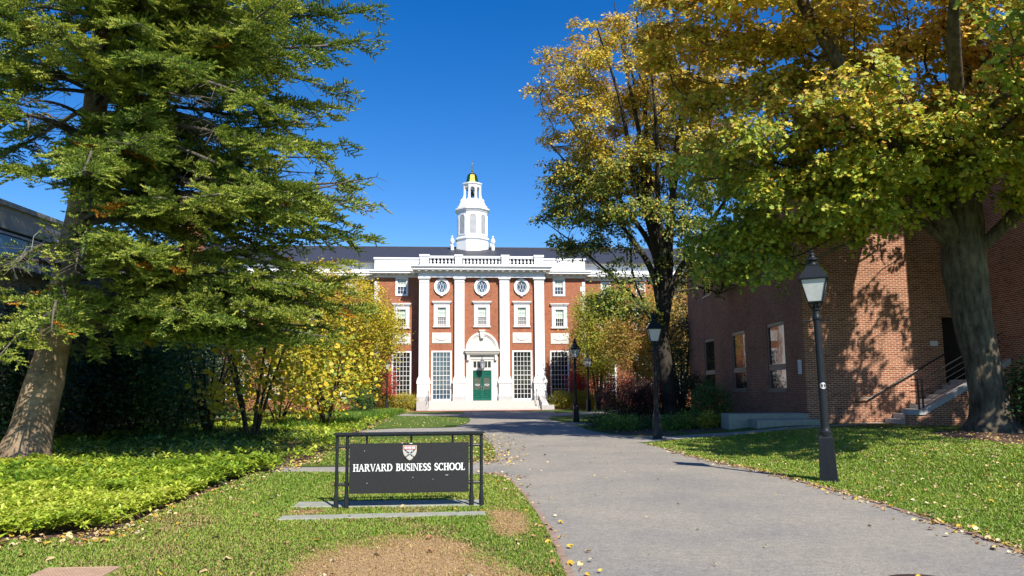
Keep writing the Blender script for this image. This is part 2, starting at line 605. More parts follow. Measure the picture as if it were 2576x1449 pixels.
def lawn_mat():
    m, nt, bs, _ = new_mat('mown_lawn')
    co = objco(nt)
    fine = noise(nt, 60, 4, .8, co)
    mid = noise(nt, 2.2, 5, .65, co)
    big = noise(nt, .35, 4, .6, co)
    r = ramp(nt, [(.3, (.035, .075, .012)), (.5, (.085, .155, .026)), (.72, (.17, .25, .05))], fine.outputs['Fac'])
    r2 = ramp(nt, [(.3, (.8, .86, .8)), (.5, (1, 1, 1)), (.72, (1.35, 1.1, .95))], mid.outputs['Fac'])
    r3 = ramp(nt, [(.35, (.9, .95, .9)), (.65, (1.12, 1.03, 1.0))], big.outputs['Fac'])
    prev = r.outputs[0]
    for q in (r2, r3):
        x = nt.nodes.new('ShaderNodeMix'); x.data_type = 'RGBA'; x.blend_type = 'MULTIPLY'; x.inputs[0].default_value = 1
        nt.links.new(prev, x.inputs[6]); nt.links.new(q.outputs[0], x.inputs[7])
        prev = x.outputs[2]
    nt.links.new(prev, bs.inputs['Base Color'])
    bs.inputs['Roughness'].default_value = .9
    bs.inputs['Specular IOR Level'].default_value = .15
    bump(nt, bs, fine.outputs['Fac'], .03, 1.0)
    return m


M['lawn'] = lawn_mat()

# ------------------------------------------------------------------ ground, path, beds (the setting)
def ground_sheet():
    xs = np.concatenate([[-3000, -600, -150], np.arange(-60, 0, 4.), np.arange(0, 24, .8), np.arange(24, 61, 4.), [150, 600, 3000]])
    ys = np.concatenate([[-1500, -200, -40], np.arange(-12, 70, 2.), np.arange(70, 131, 10.), [300, 1200, 4000]])
    X, Y = np.meshgrid(xs, ys)
    Z = height(X, Y) * (X < 200)
    V = np.stack([X, Y, Z], -1).reshape(-1, 3)
    nx, ny = len(xs), len(ys)
    me = bpy.data.meshes.new('ground')
    F = [(j * nx + i, j * nx + i + 1, (j + 1) * nx + i + 1, (j + 1) * nx + i) for j in range(ny - 1) for i in range(nx - 1)]
    me.from_pydata([tuple(v) for v in V], [], F)
    me.polygons.foreach_set('use_smooth', [True] * len(F))
    return tag(link('ground', me, M['lawn']), kind='structure')


ground_sheet()


def px_poly(pts, z=None):
    return [tuple(G(x, y, z))[:2] for x, y in pts]


def sheet(name, poly, z, mat, label=None, kind='structure'):
    """flat sheet draped over the ground at z above it"""
    me = bpy.data.meshes.new(name)
    me.from_pydata([(p[0], p[1], 0.0) for p in poly], [], [tuple(range(len(poly)))])
    me.update()
    if me.polygons[0].normal.z < 0:
        me.flip_normals()
    if max(p[0] for p in poly) > 5.4:            # follow the slope
        bm = bmesh.new(); bm.from_mesh(me)
        for gx in np.arange(4.8, min(24, max(p[0] for p in poly)), .8):
            bmesh.ops.bisect_plane(bm, geom=bm.verts[:] + bm.edges[:] + bm.faces[:], plane_co=(gx, 0, 0), plane_no=(1, 0, 0))
        bm.to_mesh(me); bm.free()
    for v in me.vertices:
        v.co.z = float(height(v.co.x, v.co.y)) + z
    me.update()
    return tag(link(name, me, mat), kind=kind, label=label)


# left edge going away, right edge coming back
L_EDGE = px_poly([(1460, 1520), (1430, 1449), (1385, 1340), (1330, 1260), (1290, 1215), (1262, 1199), (1215, 1190)], 0)
L_FAR = px_poly([(1216, 1160), (1190, 1120), (1180, 1085), (1150, 1080), (1140, 1060), (1150, 1048), (1165, 1041), (1170, 1036)], 0)
R_FAR = px_poly([(1392, 1035), (1399, 1040), (1390, 1047), (1376, 1052), (1400, 1060), (1425, 1066), (1448, 1071), (1484, 1084), (1535, 1093), (1600, 1098), (1640, 1098), (1603, 1114)], 0)
R_EDGE = px_poly([(1640, 1119), (1740, 1150), (1830, 1170), (1900, 1185), (2050, 1223), (2200, 1265), (2400, 1330), (2576, 1395), (2700, 1450), (2800, 1520)], 0)
near_r, near_l = R_EDGE[-1], L_EDGE[0]
PATH = L_EDGE + L_FAR + R_FAR + R_EDGE + [(5.6, -12), (0.5, -12)]
sheet('path', PATH, .010, M['asphalt'])
# side walks, one step lower
W1 = px_poly([(1300, 1172), (1216, 1158), (1100, 1166), (900, 1174), (740, 1176), (560, 1178), (560, 1187), (740, 1188), (900, 1190), (1100, 1193), (1215, 1194), (1300, 1214)], 0)
W2 = px_poly([(1220, 1072), (1130, 1076), (1000, 1078), (905, 1083), (900, 1091), (1000, 1088), (1130, 1086), (1210, 1096)], 0)
W3 = px_poly([(1200, 1041), (1050, 1041), (960, 1042), (950, 1047), (1060, 1046), (1200, 1050)], 0)
sheet('side_path', W1, .005, M['walk'])
sheet('side_path', W2, .005, M['walk'])
sheet('side_path', W3, .005, M['walk'])
W4 = px_poly([(1590, 1098), (1640, 1099), (1750, 1093), (1900, 1082), (2040, 1072), (2200, 1063), (2300, 1061), (2300, 1064), (2200, 1066), (2040, 1077), (1900, 1089), (1750, 1101), (1600, 1114)])
sheet('side_path', W4, .006, M['walk'])
W5 = px_poly([(1370, 1041), (1450, 1037), (1560, 1034), (1560, 1041), (1450, 1044), (1370, 1049)], 0)
sheet('side_path', W5, .005, M['asphalt'])
W6 = px_poly([(1420, 1062), (1470, 1064), (1530, 1063), (1530, 1067), (1470, 1069), (1430, 1067)], 0)
sheet('side_path', W6, .005, M['asphalt'])
# lawn islands that lie over the path
ISL = px_poly([(1240, 1158), (1246, 1140), (1236, 1120), (1215, 1102), (1190, 1091), (1130, 1087.5), (1040, 1088.5), (920, 1091), (840, 1110), (800, 1150), (740, 1174), (900, 1173), (1100, 1165), (1200, 1163)], 0)
ISL2 = px_poly([(1183, 1056), (1172, 1050), (1120, 1047), (1060, 1047), (1010, 1049), (960, 1060), (930, 1078), (1000, 1077.5), (1100, 1076), (1155, 1071), (1178, 1064)], 0)
sheet('lawn', curve(ISL, 4), .016, M['lawn'])
sheet('lawn', curve(ISL2, 4), .016, M['lawn'])
# brick forecourt at the foot of the steps
sheet('forecourt', px_poly([(1040, 1037), (1170, 1036), (1300, 1035), (1400, 1031), (1480, 1028), (1400, 1025), (1040, 1029)], 0), .020, M['paver'])

# brick edging along the path
def edging(pts, w=.075, z=.022):
    mb = MB()
    pts = [np.array(p[:2]) for p in pts]
    dense = []
    for a, b in zip(pts[:-1], pts[1:]):
        n = max(2, int(np.linalg.norm(b - a) / .35))
        dense += [a + (b - a) * i / n for i in range(n)]
    dense.append(pts[-1])
    for k in range(len(dense) - 1):
        a, b = dense[k], dense[k + 1]
        t = (b - a) / np.linalg.norm(b - a)
        n = np.array([-t[1], t[0]])
        if np.linalg.norm(b - a) < .05: continue
        j = rng.normal(0, .006)
        e = t * .008
        q = [a + e + n * (j - w / 2), b - e + n * (j - w / 2), b - e + n * (j + w / 2), a + e + n * (j + w / 2)]
        zz = z + rng.normal(0, .004)
        mb.prism_xy([tuple(x) for x in q], -.05, zz + float(height(*a)))
    return mb
def smooth_line(p, n=5):
    out = []
    for i in range(len(p) - 1):
        p0, p1, p2, p3 = [np.array(p[min(max(i + j - 1, 0), len(p) - 1)][:2]) for j in range(4)]
        for t in np.arange(n) / n:
            out.append(0.5 * (2 * p1 + (p2 - p0) * t + (2 * p0 - 5 * p1 + 4 * p2 - p3) * t * t + (3 * p1 - p0 - 3 * p2 + p3) * t ** 3))
    out.append(np.array(p[-1][:2]))
    return out
e1 = edging(smooth_line(L_EDGE)).build('path_edging', M['brick_edge'])
tag(e1, kind='structure')
e2 = edging(smooth_line(R_EDGE)).build('path_edging', M['brick_edge'])
tag(e2, kind='structure')

BED = px_poly([(-260, 1362), (0, 1358), (120, 1358), (235, 1353), (290, 1332), (420, 1278), (560, 1226), (640, 1192), (690, 1196), (745, 1166), (800, 1150), (870, 1110), (930, 1075), (985, 1048), (1030, 1036), (960, 1030), (860, 1038), (760, 1040), (560, 1062), (300, 1075), (-60, 1090), (-500, 1120)], 0)
sheet('planting_bed', BED, .004, M['mulch'])
sheet('planting_bed', px_poly([(900, 1052), (985, 1045), (1050, 1034), (1052, 1024), (960, 1022), (860, 1030)], 0), .008, M['straw'])
MULCH = px_poly([(2330, 1092), (2400, 1085), (2480, 1082), (2600, 1082), (2760, 1090), (2760, 1130), (2576, 1124), (2480, 1112), (2380, 1101)])
sheet('planting_bed', curve(MULCH, 4), .02, M['mulch'])
RBED = px_poly([(1500, 1082), (1560, 1092), (1640, 1096), (1750, 1088), (1830, 1078), (1850, 1062), (1800, 1045), (1700, 1036), (1560, 1034), (1510, 1045), (1490, 1070)])
sheet('planting_bed', curve(RBED, 3), .004, M['mulch'])

# bare earth on the worn lawn
def patch(pts, seed, z=.012):
    c = curve(px_poly(pts, 0), 14)
    a = np.array(c); ctr = a.mean(0)
    d = a - ctr
    w = .97 + .06 * wobble(a[:, 0], a[:, 1], 9, seed) + .05 * wobble(a[:, 0], a[:, 1], 30, seed + 50)
    return [tuple(p) for p in ctr + d * w[:, None]]
BARE = [patch([(740, 1449), (800, 1395), (880, 1362), (1000, 1352), (1110, 1362), (1190, 1385), (1270, 1425), (1340, 1520), (1050, 1580), (760, 1540)], 1),
        patch([(1228, 1283), (1285, 1278), (1322, 1300), (1328, 1328), (1290, 1348), (1240, 1330)], 2),
        patch([(722, 1292), (770, 1284), (812, 1287), (800, 1297), (740, 1299)], 3)]
for b in BARE:
    ba = np.array(b); bc = ba.mean(0)
    sheet('bare_earth', [tuple(p) for p in bc + (ba - bc) * 1.14], .004, M['soil'])

# ------------------------------------------------------------------ grass blades and fallen leaves (nobody could count them)
STRIPS = [px_poly([(735, 1281), (752, 1268), (1217, 1261.5), (1217, 1276.5)], 0), px_poly([(695, 1313.5), (712, 1303.5), (1219, 1291.5), (1222, 1299.5)], 0)]


def lawn_blades():
    """blades over the mown lawns within 26 m"""
    left = px_poly([(1425, 1449), (1380, 1340), (1326, 1260), (1288, 1216), (1258, 1200), (1215, 1196), (1100, 1195), (900, 1192), (740, 1190), (640, 1192), (560, 1228), (420, 1282), (290, 1338), (235, 1358), (0, 1364), (-150, 1364), (-150, 1600), (1450, 1600)], 0)
    right = px_poly([(1625, 1118), (1740, 1147), (1830, 1167), (1900, 1182), (2050, 1220), (2200, 1262), (2400, 1327), (2576, 1392), (2720, 1452), (2900, 1452), (2900, 1100), (2576, 1122), (2380, 1102), (2330, 1090), (2420, 1076), (2280, 1070), (2040, 1079), (1900, 1090), (1750, 1103)])
    isl = ISL
    parts = []
    for poly, dens in ((left, 5600), (right, 3600), (isl, 1200)):
        A = np.array(poly)
        n = int(np.prod(A.max(0) - A.min(0)) * dens)
        q = sample_poly(poly, min(n, 1500000))
        r = np.hypot(q[:, 0], q[:, 1])
        keep = (rng.random(len(q)) < np.clip((9.5 / r) ** 1.6, .05, 1)) & (r < 26) & (r > 5.5)
        q = q[keep]
        # fewer blades on bare ground
        bare = np.zeros(len(q))
        for b in BARE:
            ba = np.array(b); bc = ba.mean(0)
            for sc, val in ((1.3, .12), (1.17, .3), (1.05, .5), (.92, .68), (.78, .85), (.6, 1.0)):
                bare = np.maximum(bare, in_poly(q[:, 0], q[:, 1], (bc + (ba - bc) * sc).tolist()) * val)
        bare = np.clip(bare + (bare > 0) * .42 * wobble(q[:, 0], q[:, 1], 5.5, 31), 0, 1)
        thin = smooth((wobble(q[:, 0], q[:, 1], 1.6, 5) - .55) * 1.8) * (q[:, 0] < .6)
        keep = rng.random(len(q)) > np.maximum(bare * .66, thin * .5)
        for st in STRIPS:
            keep &= ~in_poly(q[:, 0], q[:, 1], st)
        keep &= ~((np.abs(q[:, 0] + 3.98) < .33) & (q[:, 1] < 7.42))
        q, thin, bare = q[keep], thin[keep], bare[keep]
        n = len(q)
        r = np.hypot(q[:, 0], q[:, 1])
        z = height(q[:, 0], q[:, 1])
        P = np.stack([q[:, 0], q[:, 1], z + .012], 1)
        az = rng.uniform(0, 2 * PI, n)
        lean = rng.uniform(.25, 1.25, n)
        D = np.stack([np.cos(az) * np.sin(lean), np.sin(az) * np.sin(lean), np.cos(lean)], 1)
        L = rng.uniform(.018, .038, n) * (1 - .3 * bare) * np.clip(r / 9, .9, 1.7)
        W = np.stack([-np.sin(az), np.cos(az), 0 * az], 1) * (rng.uniform(.0034, .0054, n) * np.clip(r / 8, 1, 2.6))[:, None]
        mix = rng.random(n)
        pat = smooth(.5 + .9 * wobble(q[:, 0], q[:, 1], 1.1, 9))
        c_green = np.array([.14, .27, .032]); c_lt = np.array([.34, .43, .065]); c_dry = np.array([.50, .36, .16])
        col = c_green + (c_lt - c_green) * (mix * .75 + .25 * pat)[:, None]
        dry = (rng.random(n) < (.07 + .5 * thin + .85 * bare + .12 * pat * (q[:, 0] < .6) + .20 * smooth((9.6 - q[:, 1]) / 2.2) * (q[:, 0] < .6) * (q[:, 0] > -4.2)))
        col[dry] = c_dry * rng.uniform(.6, 1.1, (dry.sum(), 1))
        col = col * rng.uniform(.75, 1.2, (n, 1))
        mid = P + D * L[:, None] * .55
        D2 = D.copy(); D2[:, 2] *= .35
        tip = mid + unit(D2) * L[:, None] * .5
        V = np.stack([P - W, P + W, mid + W * .8, mid - W * .8, tip], 1)
        T = np.array([(0, 1, 2), (0, 2, 3), (3, 2, 4)])[None] + (np.arange(n) * 5)[:, None, None]
        parts.append((V.reshape(-1, 3), T.reshape(-1, 3), np.repeat(col, 5, 0)))
    V, T, C = merge(parts)
    print('blades', len(T))
    return tag(tri_object('grass', V, T, C, M['blade']), label='short mown grass blades on the lawns either side of the path', kind='stuff')


lawn_blades()


def litter():
    P, S, Cc = [], [], []
    pal = np.array([(.50, .36, .17), (.42, .27, .11), (.58, .45, .22), (.52, .36, .05), (.28, .15, .07), (.55, .48, .30)])
    def scatter(poly, n, smin=.035, smax=.075, pick=None):
        q = sample_poly(poly, n)
        P.append(q); S.append(rng.uniform(smin, smax, len(q)))
        Cc.append(pal[rng.integers(0, len(pal), len(q)) if pick is None else rng.choice(pick, len(q))] * rng.uniform(.75, 1.2, (len(q), 1)))
    right = px_poly([(1610, 1114), (1740, 1147), (1900, 1182), (2050, 1220), (2200, 1262), (2400, 1327), (2576, 1392), (2900, 1440), (2900, 1090), (2300, 1066), (2040, 1075), (1750, 1100)])
    q = sample_poly(right, 6500)
    d = np.clip(1 - (np.hypot(q[:, 0] - 10, (q[:, 1] - 17) * .8) / 11), .08, 1)
    q = q[rng.random(len(q)) < d]
    P.append(q); S.append(rng.uniform(.035, .075, len(q)))
    Cc.append(pal[rng.choice([0, 0, 1, 2, 2, 3, 5], len(q))] * rng.uniform(.8, 1.2, (len(q), 1)))
    # drifts against the path edges
    for line, n, wdt in ((smooth_line(R_EDGE), 620, .12), (smooth_line(L_EDGE), 120, .14), (smooth_line(px_poly([(1200, 1165), (1242, 1156), (1246, 1138), (1230, 1112), (1195, 1093)], 0)), 520, .4), (smooth_line(px_poly([(0, 1364), (235, 1360), (290, 1338), (420, 1282), (560, 1232), (650, 1198), (745, 1172), (800, 1155), (870, 1114), (930, 1078), (985, 1052)], 0)), 1000, .22)):
        line = np.array(line)
        seg = rng.integers(0, len(line) - 1, n)
        t = rng.random((n, 1))
        q = line[seg] * (1 - t) + line[seg + 1] * t + rng.normal(0, wdt, (n, 2))
        q = q[q[:, 1] > 5.5]
        P.append(q); S.append(rng.uniform(.035, .075, len(q)))
        Cc.append(pal[rng.integers(0, len(pal), len(q))] * rng.uniform(.75, 1.15, (len(q), 1)))
    scatter([(-9, 6), (0.2, 6), (0, 15), (-6, 15.5)], 190, .05, .10)
    scatter(ISL, 420); scatter(ISL2, 300, pick=[2, 3, 5])
    scatter([(.4, 6), (5, 6), (4.2, 20), (3, 36), (-1, 36), (-.2, 15)], 130, .025, .05, [2, 3, 5, 0])
    scatter(RBED, 900, .05, .09); scatter(MULCH, 260)
    scatter(px_poly([(850, 1040), (1030, 1040), (1050, 1030), (900, 1028)], 0), 200)
    q = np.concatenate(P); s = np.concatenate(S); c = np.concatenate(Cc)
    n = len(q)
    P3 = np.stack([q[:, 0], q[:, 1], height(q[:, 0], q[:, 1]) + .03 + rng.uniform(0, .015, n)], 1)
    az = rng.uniform(0, 2 * PI, n)
    D = np.stack([np.cos(az), np.sin(az), rng.normal(0, .25, n)], 1)
    Nn = np.stack([rng.normal(0, .35, n), rng.normal(0, .35, n), np.ones(n)], 1)
    tm = LEAF_MAPLE[0].copy(); tm[:, 2] *= 3.0
    V, T, C = leaves(P3, D, Nn, s, c, (tm, LEAF_MAPLE[1]))
    tag(tri_object('fallen_leaves', V, T, C, M['litter']), label='dry tan and yellow leaves strewn over lawn and path edges', kind='stuff')


litter()


def ground_cover():
    """whorled leaves of the low evergreen bed"""
    A = np.array(BED)
    q = np.concatenate([sample_poly(BED, 46000), sample_poly([(-9.5, 8), (-4.5, 8), (-4.5, 16.5), (-11, 16.5)], 20000)])
    q = q[in_poly(q[:, 0], q[:, 1], BED)]
    r = np.hypot(q[:, 0], q[:, 1])
    far = smooth((r - 12) / 10)
    keep = (rng.random(len(q)) < np.clip(1.0 - .62 * far, .25, 1)) & (wobble(q[:, 0], q[:, 1], 4.2, 44) > -.95 + .35 * rng.random(len(q)))
    # ragged rim
    rim = np.ones(len(q), bool)
    for dx, dy in ((.16, 0), (-.16, 0), (0, .16), (0, -.16)):
        rim &= in_poly(q[:, 0] + dx, q[:, 1] + dy, BED)
    keep &= rim | (wobble(q[:, 0], q[:, 1], 6.5, 45) > .1)
    q = q[keep & (r < 70) & (q[:, 0] > -22)]
    r = np.hypot(q[:, 0], q[:, 1])
    # stay off the fir trunk
    q = q[np.hypot(q[:, 0] + 10.95, q[:, 1] - 17.7) > .75]
    n = len(q)
    r = np.hypot(q[:, 0], q[:, 1])
    h = rng.uniform(.08, .25, n) + .07 * wobble(q[:, 0], q[:, 1], 3, 3)
    h = np.maximum(h, .04)
    h = h * np.where(r > 26, .7, 1)
    big = np.clip(r / 13, .9, 2.0)
    k = 7
    C0 = np.stack([q[:, 0], q[:, 1], h], 1)
    az0 = rng.uniform(0, 2 * PI, n)
    az = az0[:, None] + np.arange(k)[None] * 2 * PI / k + rng.normal(0, .2, (n, k))
    tilt = rng.normal(.15, .36, (n, k))
    D = np.stack([np.cos(az) * np.cos(tilt), np.sin(az) * np.cos(tilt), np.sin(tilt)], -1).reshape(-1, 3)
    Nn = np.stack([-np.cos(az) * np.sin(tilt), -np.sin(az) * np.sin(tilt), np.cos(tilt)], -1).reshape(-1, 3) + rng.normal(0, .15, (n * k, 3))
    P = np.repeat(C0, k, 0)
    sz = np.repeat(big, k) * rng.uniform(.065, .115, n * k)
    pat = smooth(.5 + .8 * wobble(q[:, 0], q[:, 1], 1.2, 21))
    c1, c2, c3 = np.array([.10, .21, .025]), np.array([.36, .48, .045]), np.array([.56, .60, .10])
    m = np.clip(.25 + .5 * pat + rng.normal(0, .2, n), 0, 1)
    col = np.where(m[:, None] < .5, c1 + (c2 - c1) * (m * 2)[:, None], c2 + (c3 - c2) * (m * 2 - 1)[:, None])
    col = np.repeat(col, k, 0) * rng.uniform(.7, 1.25, (n * k, 1))
    V, T, C = leaves(P, D, Nn, sz, col, LEAF_OBOV)
    print('cover', len(T))
    tag(tri_object('ground_cover', V, T, C, M['cover']), label='low bright green whorled ground cover filling the left bed', kind='stuff')


ground_cover()


def grass_tufts(name, spots, label, col, hgt=.4, nb=70, spread=.35):
    parts = []
    for x, y in spots:
        n = nb
        az = rng.uniform(0, 2 * PI, n); rad = rng.uniform(0, spread, n)
        P = np.stack([x + rad * np.cos(az), y + rad * np.sin(az), 0 * az + height(x, y)], 1)
        out = rng.uniform(.2, .8, n)
        az2 = az + rng.normal(0, .5, n)
        L = rng.uniform(.6, 1.1, n) * hgt
        d1 = np.stack([np.cos(az2) * np.sin(out * .5), np.sin(az2) * np.sin(out * .5), np.cos(out * .5)], 1)
        d2 = np.stack([np.cos(az2) * np.sin(out * 1.6), np.sin(az2) * np.sin(out * 1.6), np.cos(out * 1.6)], 1)
        W = np.stack([-np.sin(az2), np.cos(az2), 0 * az2], 1) * .009
        m = P + d1 * (L * .6)[:, None]; t = m + d2 * (L * .5)[:, None]
        V = np.stack([P - W, P + W, m + W, m - W, t], 1)
        T = np.array([(0, 1, 2), (0, 2, 3), (3, 2, 4)])[None] + (np.arange(n) * 5)[:, None, None]
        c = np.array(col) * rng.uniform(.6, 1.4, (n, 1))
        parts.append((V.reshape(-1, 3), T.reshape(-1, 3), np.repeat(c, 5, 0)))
    V, T, C = merge(parts)
    return tag(tri_object(name, V, T, C, M['blade']), label=label, kind='stuff')


BORDER = px_poly([(760, 1085), (870, 1072), (950, 1056), (1000, 1046), (1010, 1040), (920, 1046), (800, 1060), (700, 1075)], 0)
grass_tufts('border_grass', sample_poly(BORDER, 900)[:330], 'tall soft green grass along the back of the left bed', (.13, .24, .03), .45, 60)
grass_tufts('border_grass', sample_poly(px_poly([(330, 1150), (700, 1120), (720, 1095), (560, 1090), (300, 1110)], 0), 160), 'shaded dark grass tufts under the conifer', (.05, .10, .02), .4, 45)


# ------------------------------------------------------------------ the main brick hall
HALL_ROT = math.radians(5.0)
hall = empty('brick_hall', (-2.411, 61.0, 0), HALL_ROT)
tag(hall, 'red brick hall with white pilasters and a gilded white cupola', 'building')


def wall_open(mb, u0, u1, z0, z1, w, openings, depth=.16, mi=0, mi_reveal=0):
    """brick wall face at y=w with rectangular openings and their reveals"""
    us = sorted(set([u0, u1] + [o[0] for o in openings] + [o[1] for o in openings]))
    zs = sorted(set([z0, z1] + [o[2] for o in openings] + [o[3] for o in openings]))
    for i in range(len(us) - 1):
        for j in range(len(zs) - 1):
            cu, cz = (us[i] + us[i + 1]) / 2, (zs[j] + zs[j + 1]) / 2
            if any(o[0] < cu < o[1] and o[2] < cz < o[3] for o in openings):
                continue
            mb.add([(us[i], w, zs[j]), (us[i + 1], w, zs[j]), (us[i + 1], w, zs[j + 1]), (us[i], w, zs[j + 1])], [(0, 1, 2, 3)], mi)
    for a, b, c, d in openings:
        e = w + depth
        mb.add([(a, w, c), (a, e, c), (a, e, d), (a, w, d)], [(0, 1, 2, 3)], mi_reveal)
        mb.add([(b, w, c), (b, e, c), (b, e, d), (b, w, d)], [(3, 2, 1, 0)], mi_reveal)
        mb.add([(a, w, d), (b, w, d), (b, e, d), (a, e, d)], [(3, 2, 1, 0)], mi_reveal)
        mb.add([(a, w, c), (b, w, c), (b, e, c), (a, e, c)], [(0, 1, 2, 3)], mi_reveal)
    return mb


def grid_window(parent, u0, u1, z0, z1, w, cols, rows, bar=.028, pane='glass_dark', rail=None, blind=None, frame=.09, name='window', mframe='white'):
    """white frame with glazing bars, panes set behind; w is the wall face"""
    mb = MB()
    f0, f1 = w - .03, w + .07
    mb.box(u0, u0 + frame, f0, f1, z0, z1); mb.box(u1 - frame, u1, f0, f1, z0, z1)
    mb.box(u0 + frame, u1 - frame, f0, f1, z1 - frame, z1); mb.box(u0 + frame, u1 - frame, f0, f1, z0, z0 + frame)
    a, b, c, d = u0 + frame, u1 - frame, z0 + frame, z1 - frame
    rails = [] if rail is None else [c + (d - c) * rail]
    for zz in rails:
        mb.box(a, b, w + .005, w + .07, zz - bar * .8, zz + bar * .8)
    for i in range(1, cols):
        x = a + (b - a) * i / cols
        mb.box(x - bar / 2, x + bar / 2, w + .02, w + .066, c, d)
    for j in range(1, rows):
        z = c + (d - c) * j / rows
        if any(abs(z - q) < .05 for q in rails): continue
        for i in range(cols):
            xa = a + (b - a) * i / cols + (bar / 2 if i else 0); xb = a + (b - a) * (i + 1) / cols - (bar / 2 if i < cols - 1 else 0)
            mb.box(xa, xb, w + .022, w + .064, z - bar / 2, z + bar / 2)
    o = mb.build(name, M[mframe], parent)
    p = MB()
    if blind is None:
        p.box(a, b, w + .06, w + .09, c, d)
    else:
        p.box(a, b, w + .06, w + .09, c, c + (d - c) * blind)
    p.build('pane', M[pane], o)
    if blind is not None:
        MB().box(a, b, w + .06, w + .09, c + (d - c) * blind, d).build('blind', M['blind'], o)
    return o


def surround(parent, u0, u1, z0, z1, w, hood=True, name='window_surround'):
    """moulded white surround round the sash opening u0..u1, z0..z1"""
    mb = MB()
    t = .27
    mb.box(u0 - t, u0, w - .06, w + .05, z0 - .06, z1 + t); mb.box(u1, u1 + t, w - .06, w + .05, z0 - .06, z1 + t)
    mb.box(u0, u1, w - .06, w + .05, z1, z1 + t)
    mb.box(u0 - .09, u0 - .003, w - .09, w - .06, z0, z1 + .09); mb.box(u1 + .003, u1 + .09, w - .09, w - .06, z0, z1 + .09)
    mb.box(u0 - .003, u1 + .003, w - .09, w - .06, z1 + .003, z1 + .09)
    mb.box(u0 - t - .06, u1 + t + .06, w - .12, w + .04, z0 - .15, z0 - .06)
    if hood:
        mb.box(u0 - t - .03, u1 + t + .03, w - .10, w + .04, z1 + t, z1 + t + .08)
        mb.box(u0 - t - .10, u1 + t + .10, w - .17, w + .04, z1 + t + .08, z1 + t + .17)
        mb.box(u0 - t - .15, u1 + t + .15, w - .22, w + .04, z1 + t + .17, z1 + t + .23)
    return mb.build(name, M['white'], parent)


def relief_panel(parent, u0, u1, z0, z1, w):
    mb = MB()
    mb.bevel_box(u0, u1, w - .05, w + .04, z0, z1, .01)
    mb.box(u0 + .07, u1 - .07, w - .065, w - .05, z1 - .10, z1 - .07); mb.box(u0 + .07, u1 - .07, w - .065, w - .05, z0 + .07, z0 + .10)
    mb.box(u0 + .07, u0 + .10, w - .065, w - .05, z0 + .10, z1 - .10); mb.box(u1 - .10, u1 - .07, w - .065, w - .05, z0 + .10, z1 - .10)
    o = mb.build('relief_panel', M['stone_white'], parent)
    g = MB()
    cu, s = (u0 + u1) / 2, (u1 - u0)
    pts = [(cu + s * .34 * math.cos(a), w - .06, z1 - .22 + .36 * math.sin(a)) for a in np.linspace(-PI, 0, 13)]
    g.tube(pts, [.02 + .03 * math.sin(PI * i / 12) for i in range(13)], 6)
    for du in (-.34, 0, .34):
        g.lathe([(.0, -.03), (.05, -.03), (.075, 0), (.05, .03), (.0, .03)], (0, 0, 0), 10)
        # turn the rosette to face the front
        k = len(g.v) - 50 - 20
        for i in range(k, len(g.v)):
            x, y, z = g.v[i]
            g.v[i] = (cu + du * s + x, w - .06 + z, z1 - .22 + y)
    for sd in (-1, 1):
        g.tube([(cu + sd * s * .34, w - .06, z1 - .26), (cu + sd * s * .365, w - .06, z1 - .42), (cu + sd * s * .35, w - .06, z1 - .55), (cu + sd * s * .39, w - .06, z0 + .16)], [.02, .028, .02, .012], 6)
        g.tube([(cu + sd * s * .33, w - .06, z1 - .30), (cu + sd * s * .30, w - .06, z1 - .50), (cu + sd * s * .31, w - .06, z0 + .18)], [.018, .022, .01], 6)
    g.build('garland', M['stone_white'], o)
    return o


def oval_window(parent, u, z, w, ru=.40, rz=.46, t=.22):
    k = 40
    mb = MB()
    cs = [(math.cos(2 * PI * i / k), math.sin(2 * PI * i / k)) for i in range(k)]
    def ring(a0, b0, a1, b1, y0, y1):
        v = [(u + a0 * c, y0, z + b0 * s_) for c, s_ in cs] + [(u + a1 * c, y0, z + b1 * s_) for c, s_ in cs] + [(u + a0 * c, y1, z + b0 * s_) for c, s_ in cs] + [(u + a1 * c, y1, z + b1 * s_) for c, s_ in cs]
        f = []
        for i in range(k):
            j = (i + 1) % k
            f += [(i, k + i, k + j, j), (2 * k + i, i, j, 2 * k + j), (k + i, 3 * k + i, 3 * k + j, k + j)]
        mb.add(v, f)
    ring(ru, rz, ru + t, rz + t, w - .10, w + .03)
    ring(ru + .02, rz + .02, ru + .07, rz + .07, w - .13, w - .099)
    ring(ru + t - .06, rz + t - .06, ru + t, rz + t, w - .13, w - .099)
    for sz in (-1, 1):
        mb.prism_xz([(u - .07, z + sz * (rz + t - .14)), (u + .07, z + sz * (rz + t - .14)), (u + .10, z + sz * (rz + t + .07)), (u - .10, z + sz * (rz + t + .07))][::(1 if sz > 0 else -1)], w - .16, w + .02)
    # interlaced curved bars
    for off in (-.22, 0, .22):
        for sg in (-1, 1):
            pts = []
            for s_ in np.linspace(-1, 1, 13):
                x = off + sg * .11 * math.cos(s_ * PI / 2 * 1.6) * 1.0
                zz = s_ * rz * .98
                lim = ru * math.sqrt(max(0, 1 - (zz / rz) ** 2))
                if abs(x) <= lim:
                    pts.append((u + x, w - .012 - .002 * sg, z + zz))
            if len(pts) > 2:
                mb.tube(pts, .014, 5)
    o = mb.build('oval_window', M['white'], parent)
    p = MB()
    p.add([(u + (ru + .02) * c, w - .006, z + (rz + .02) * s_) for c, s_ in cs], [tuple(range(k))])
    p.build('pane', M['glass_sky_paint'], o)
    return o


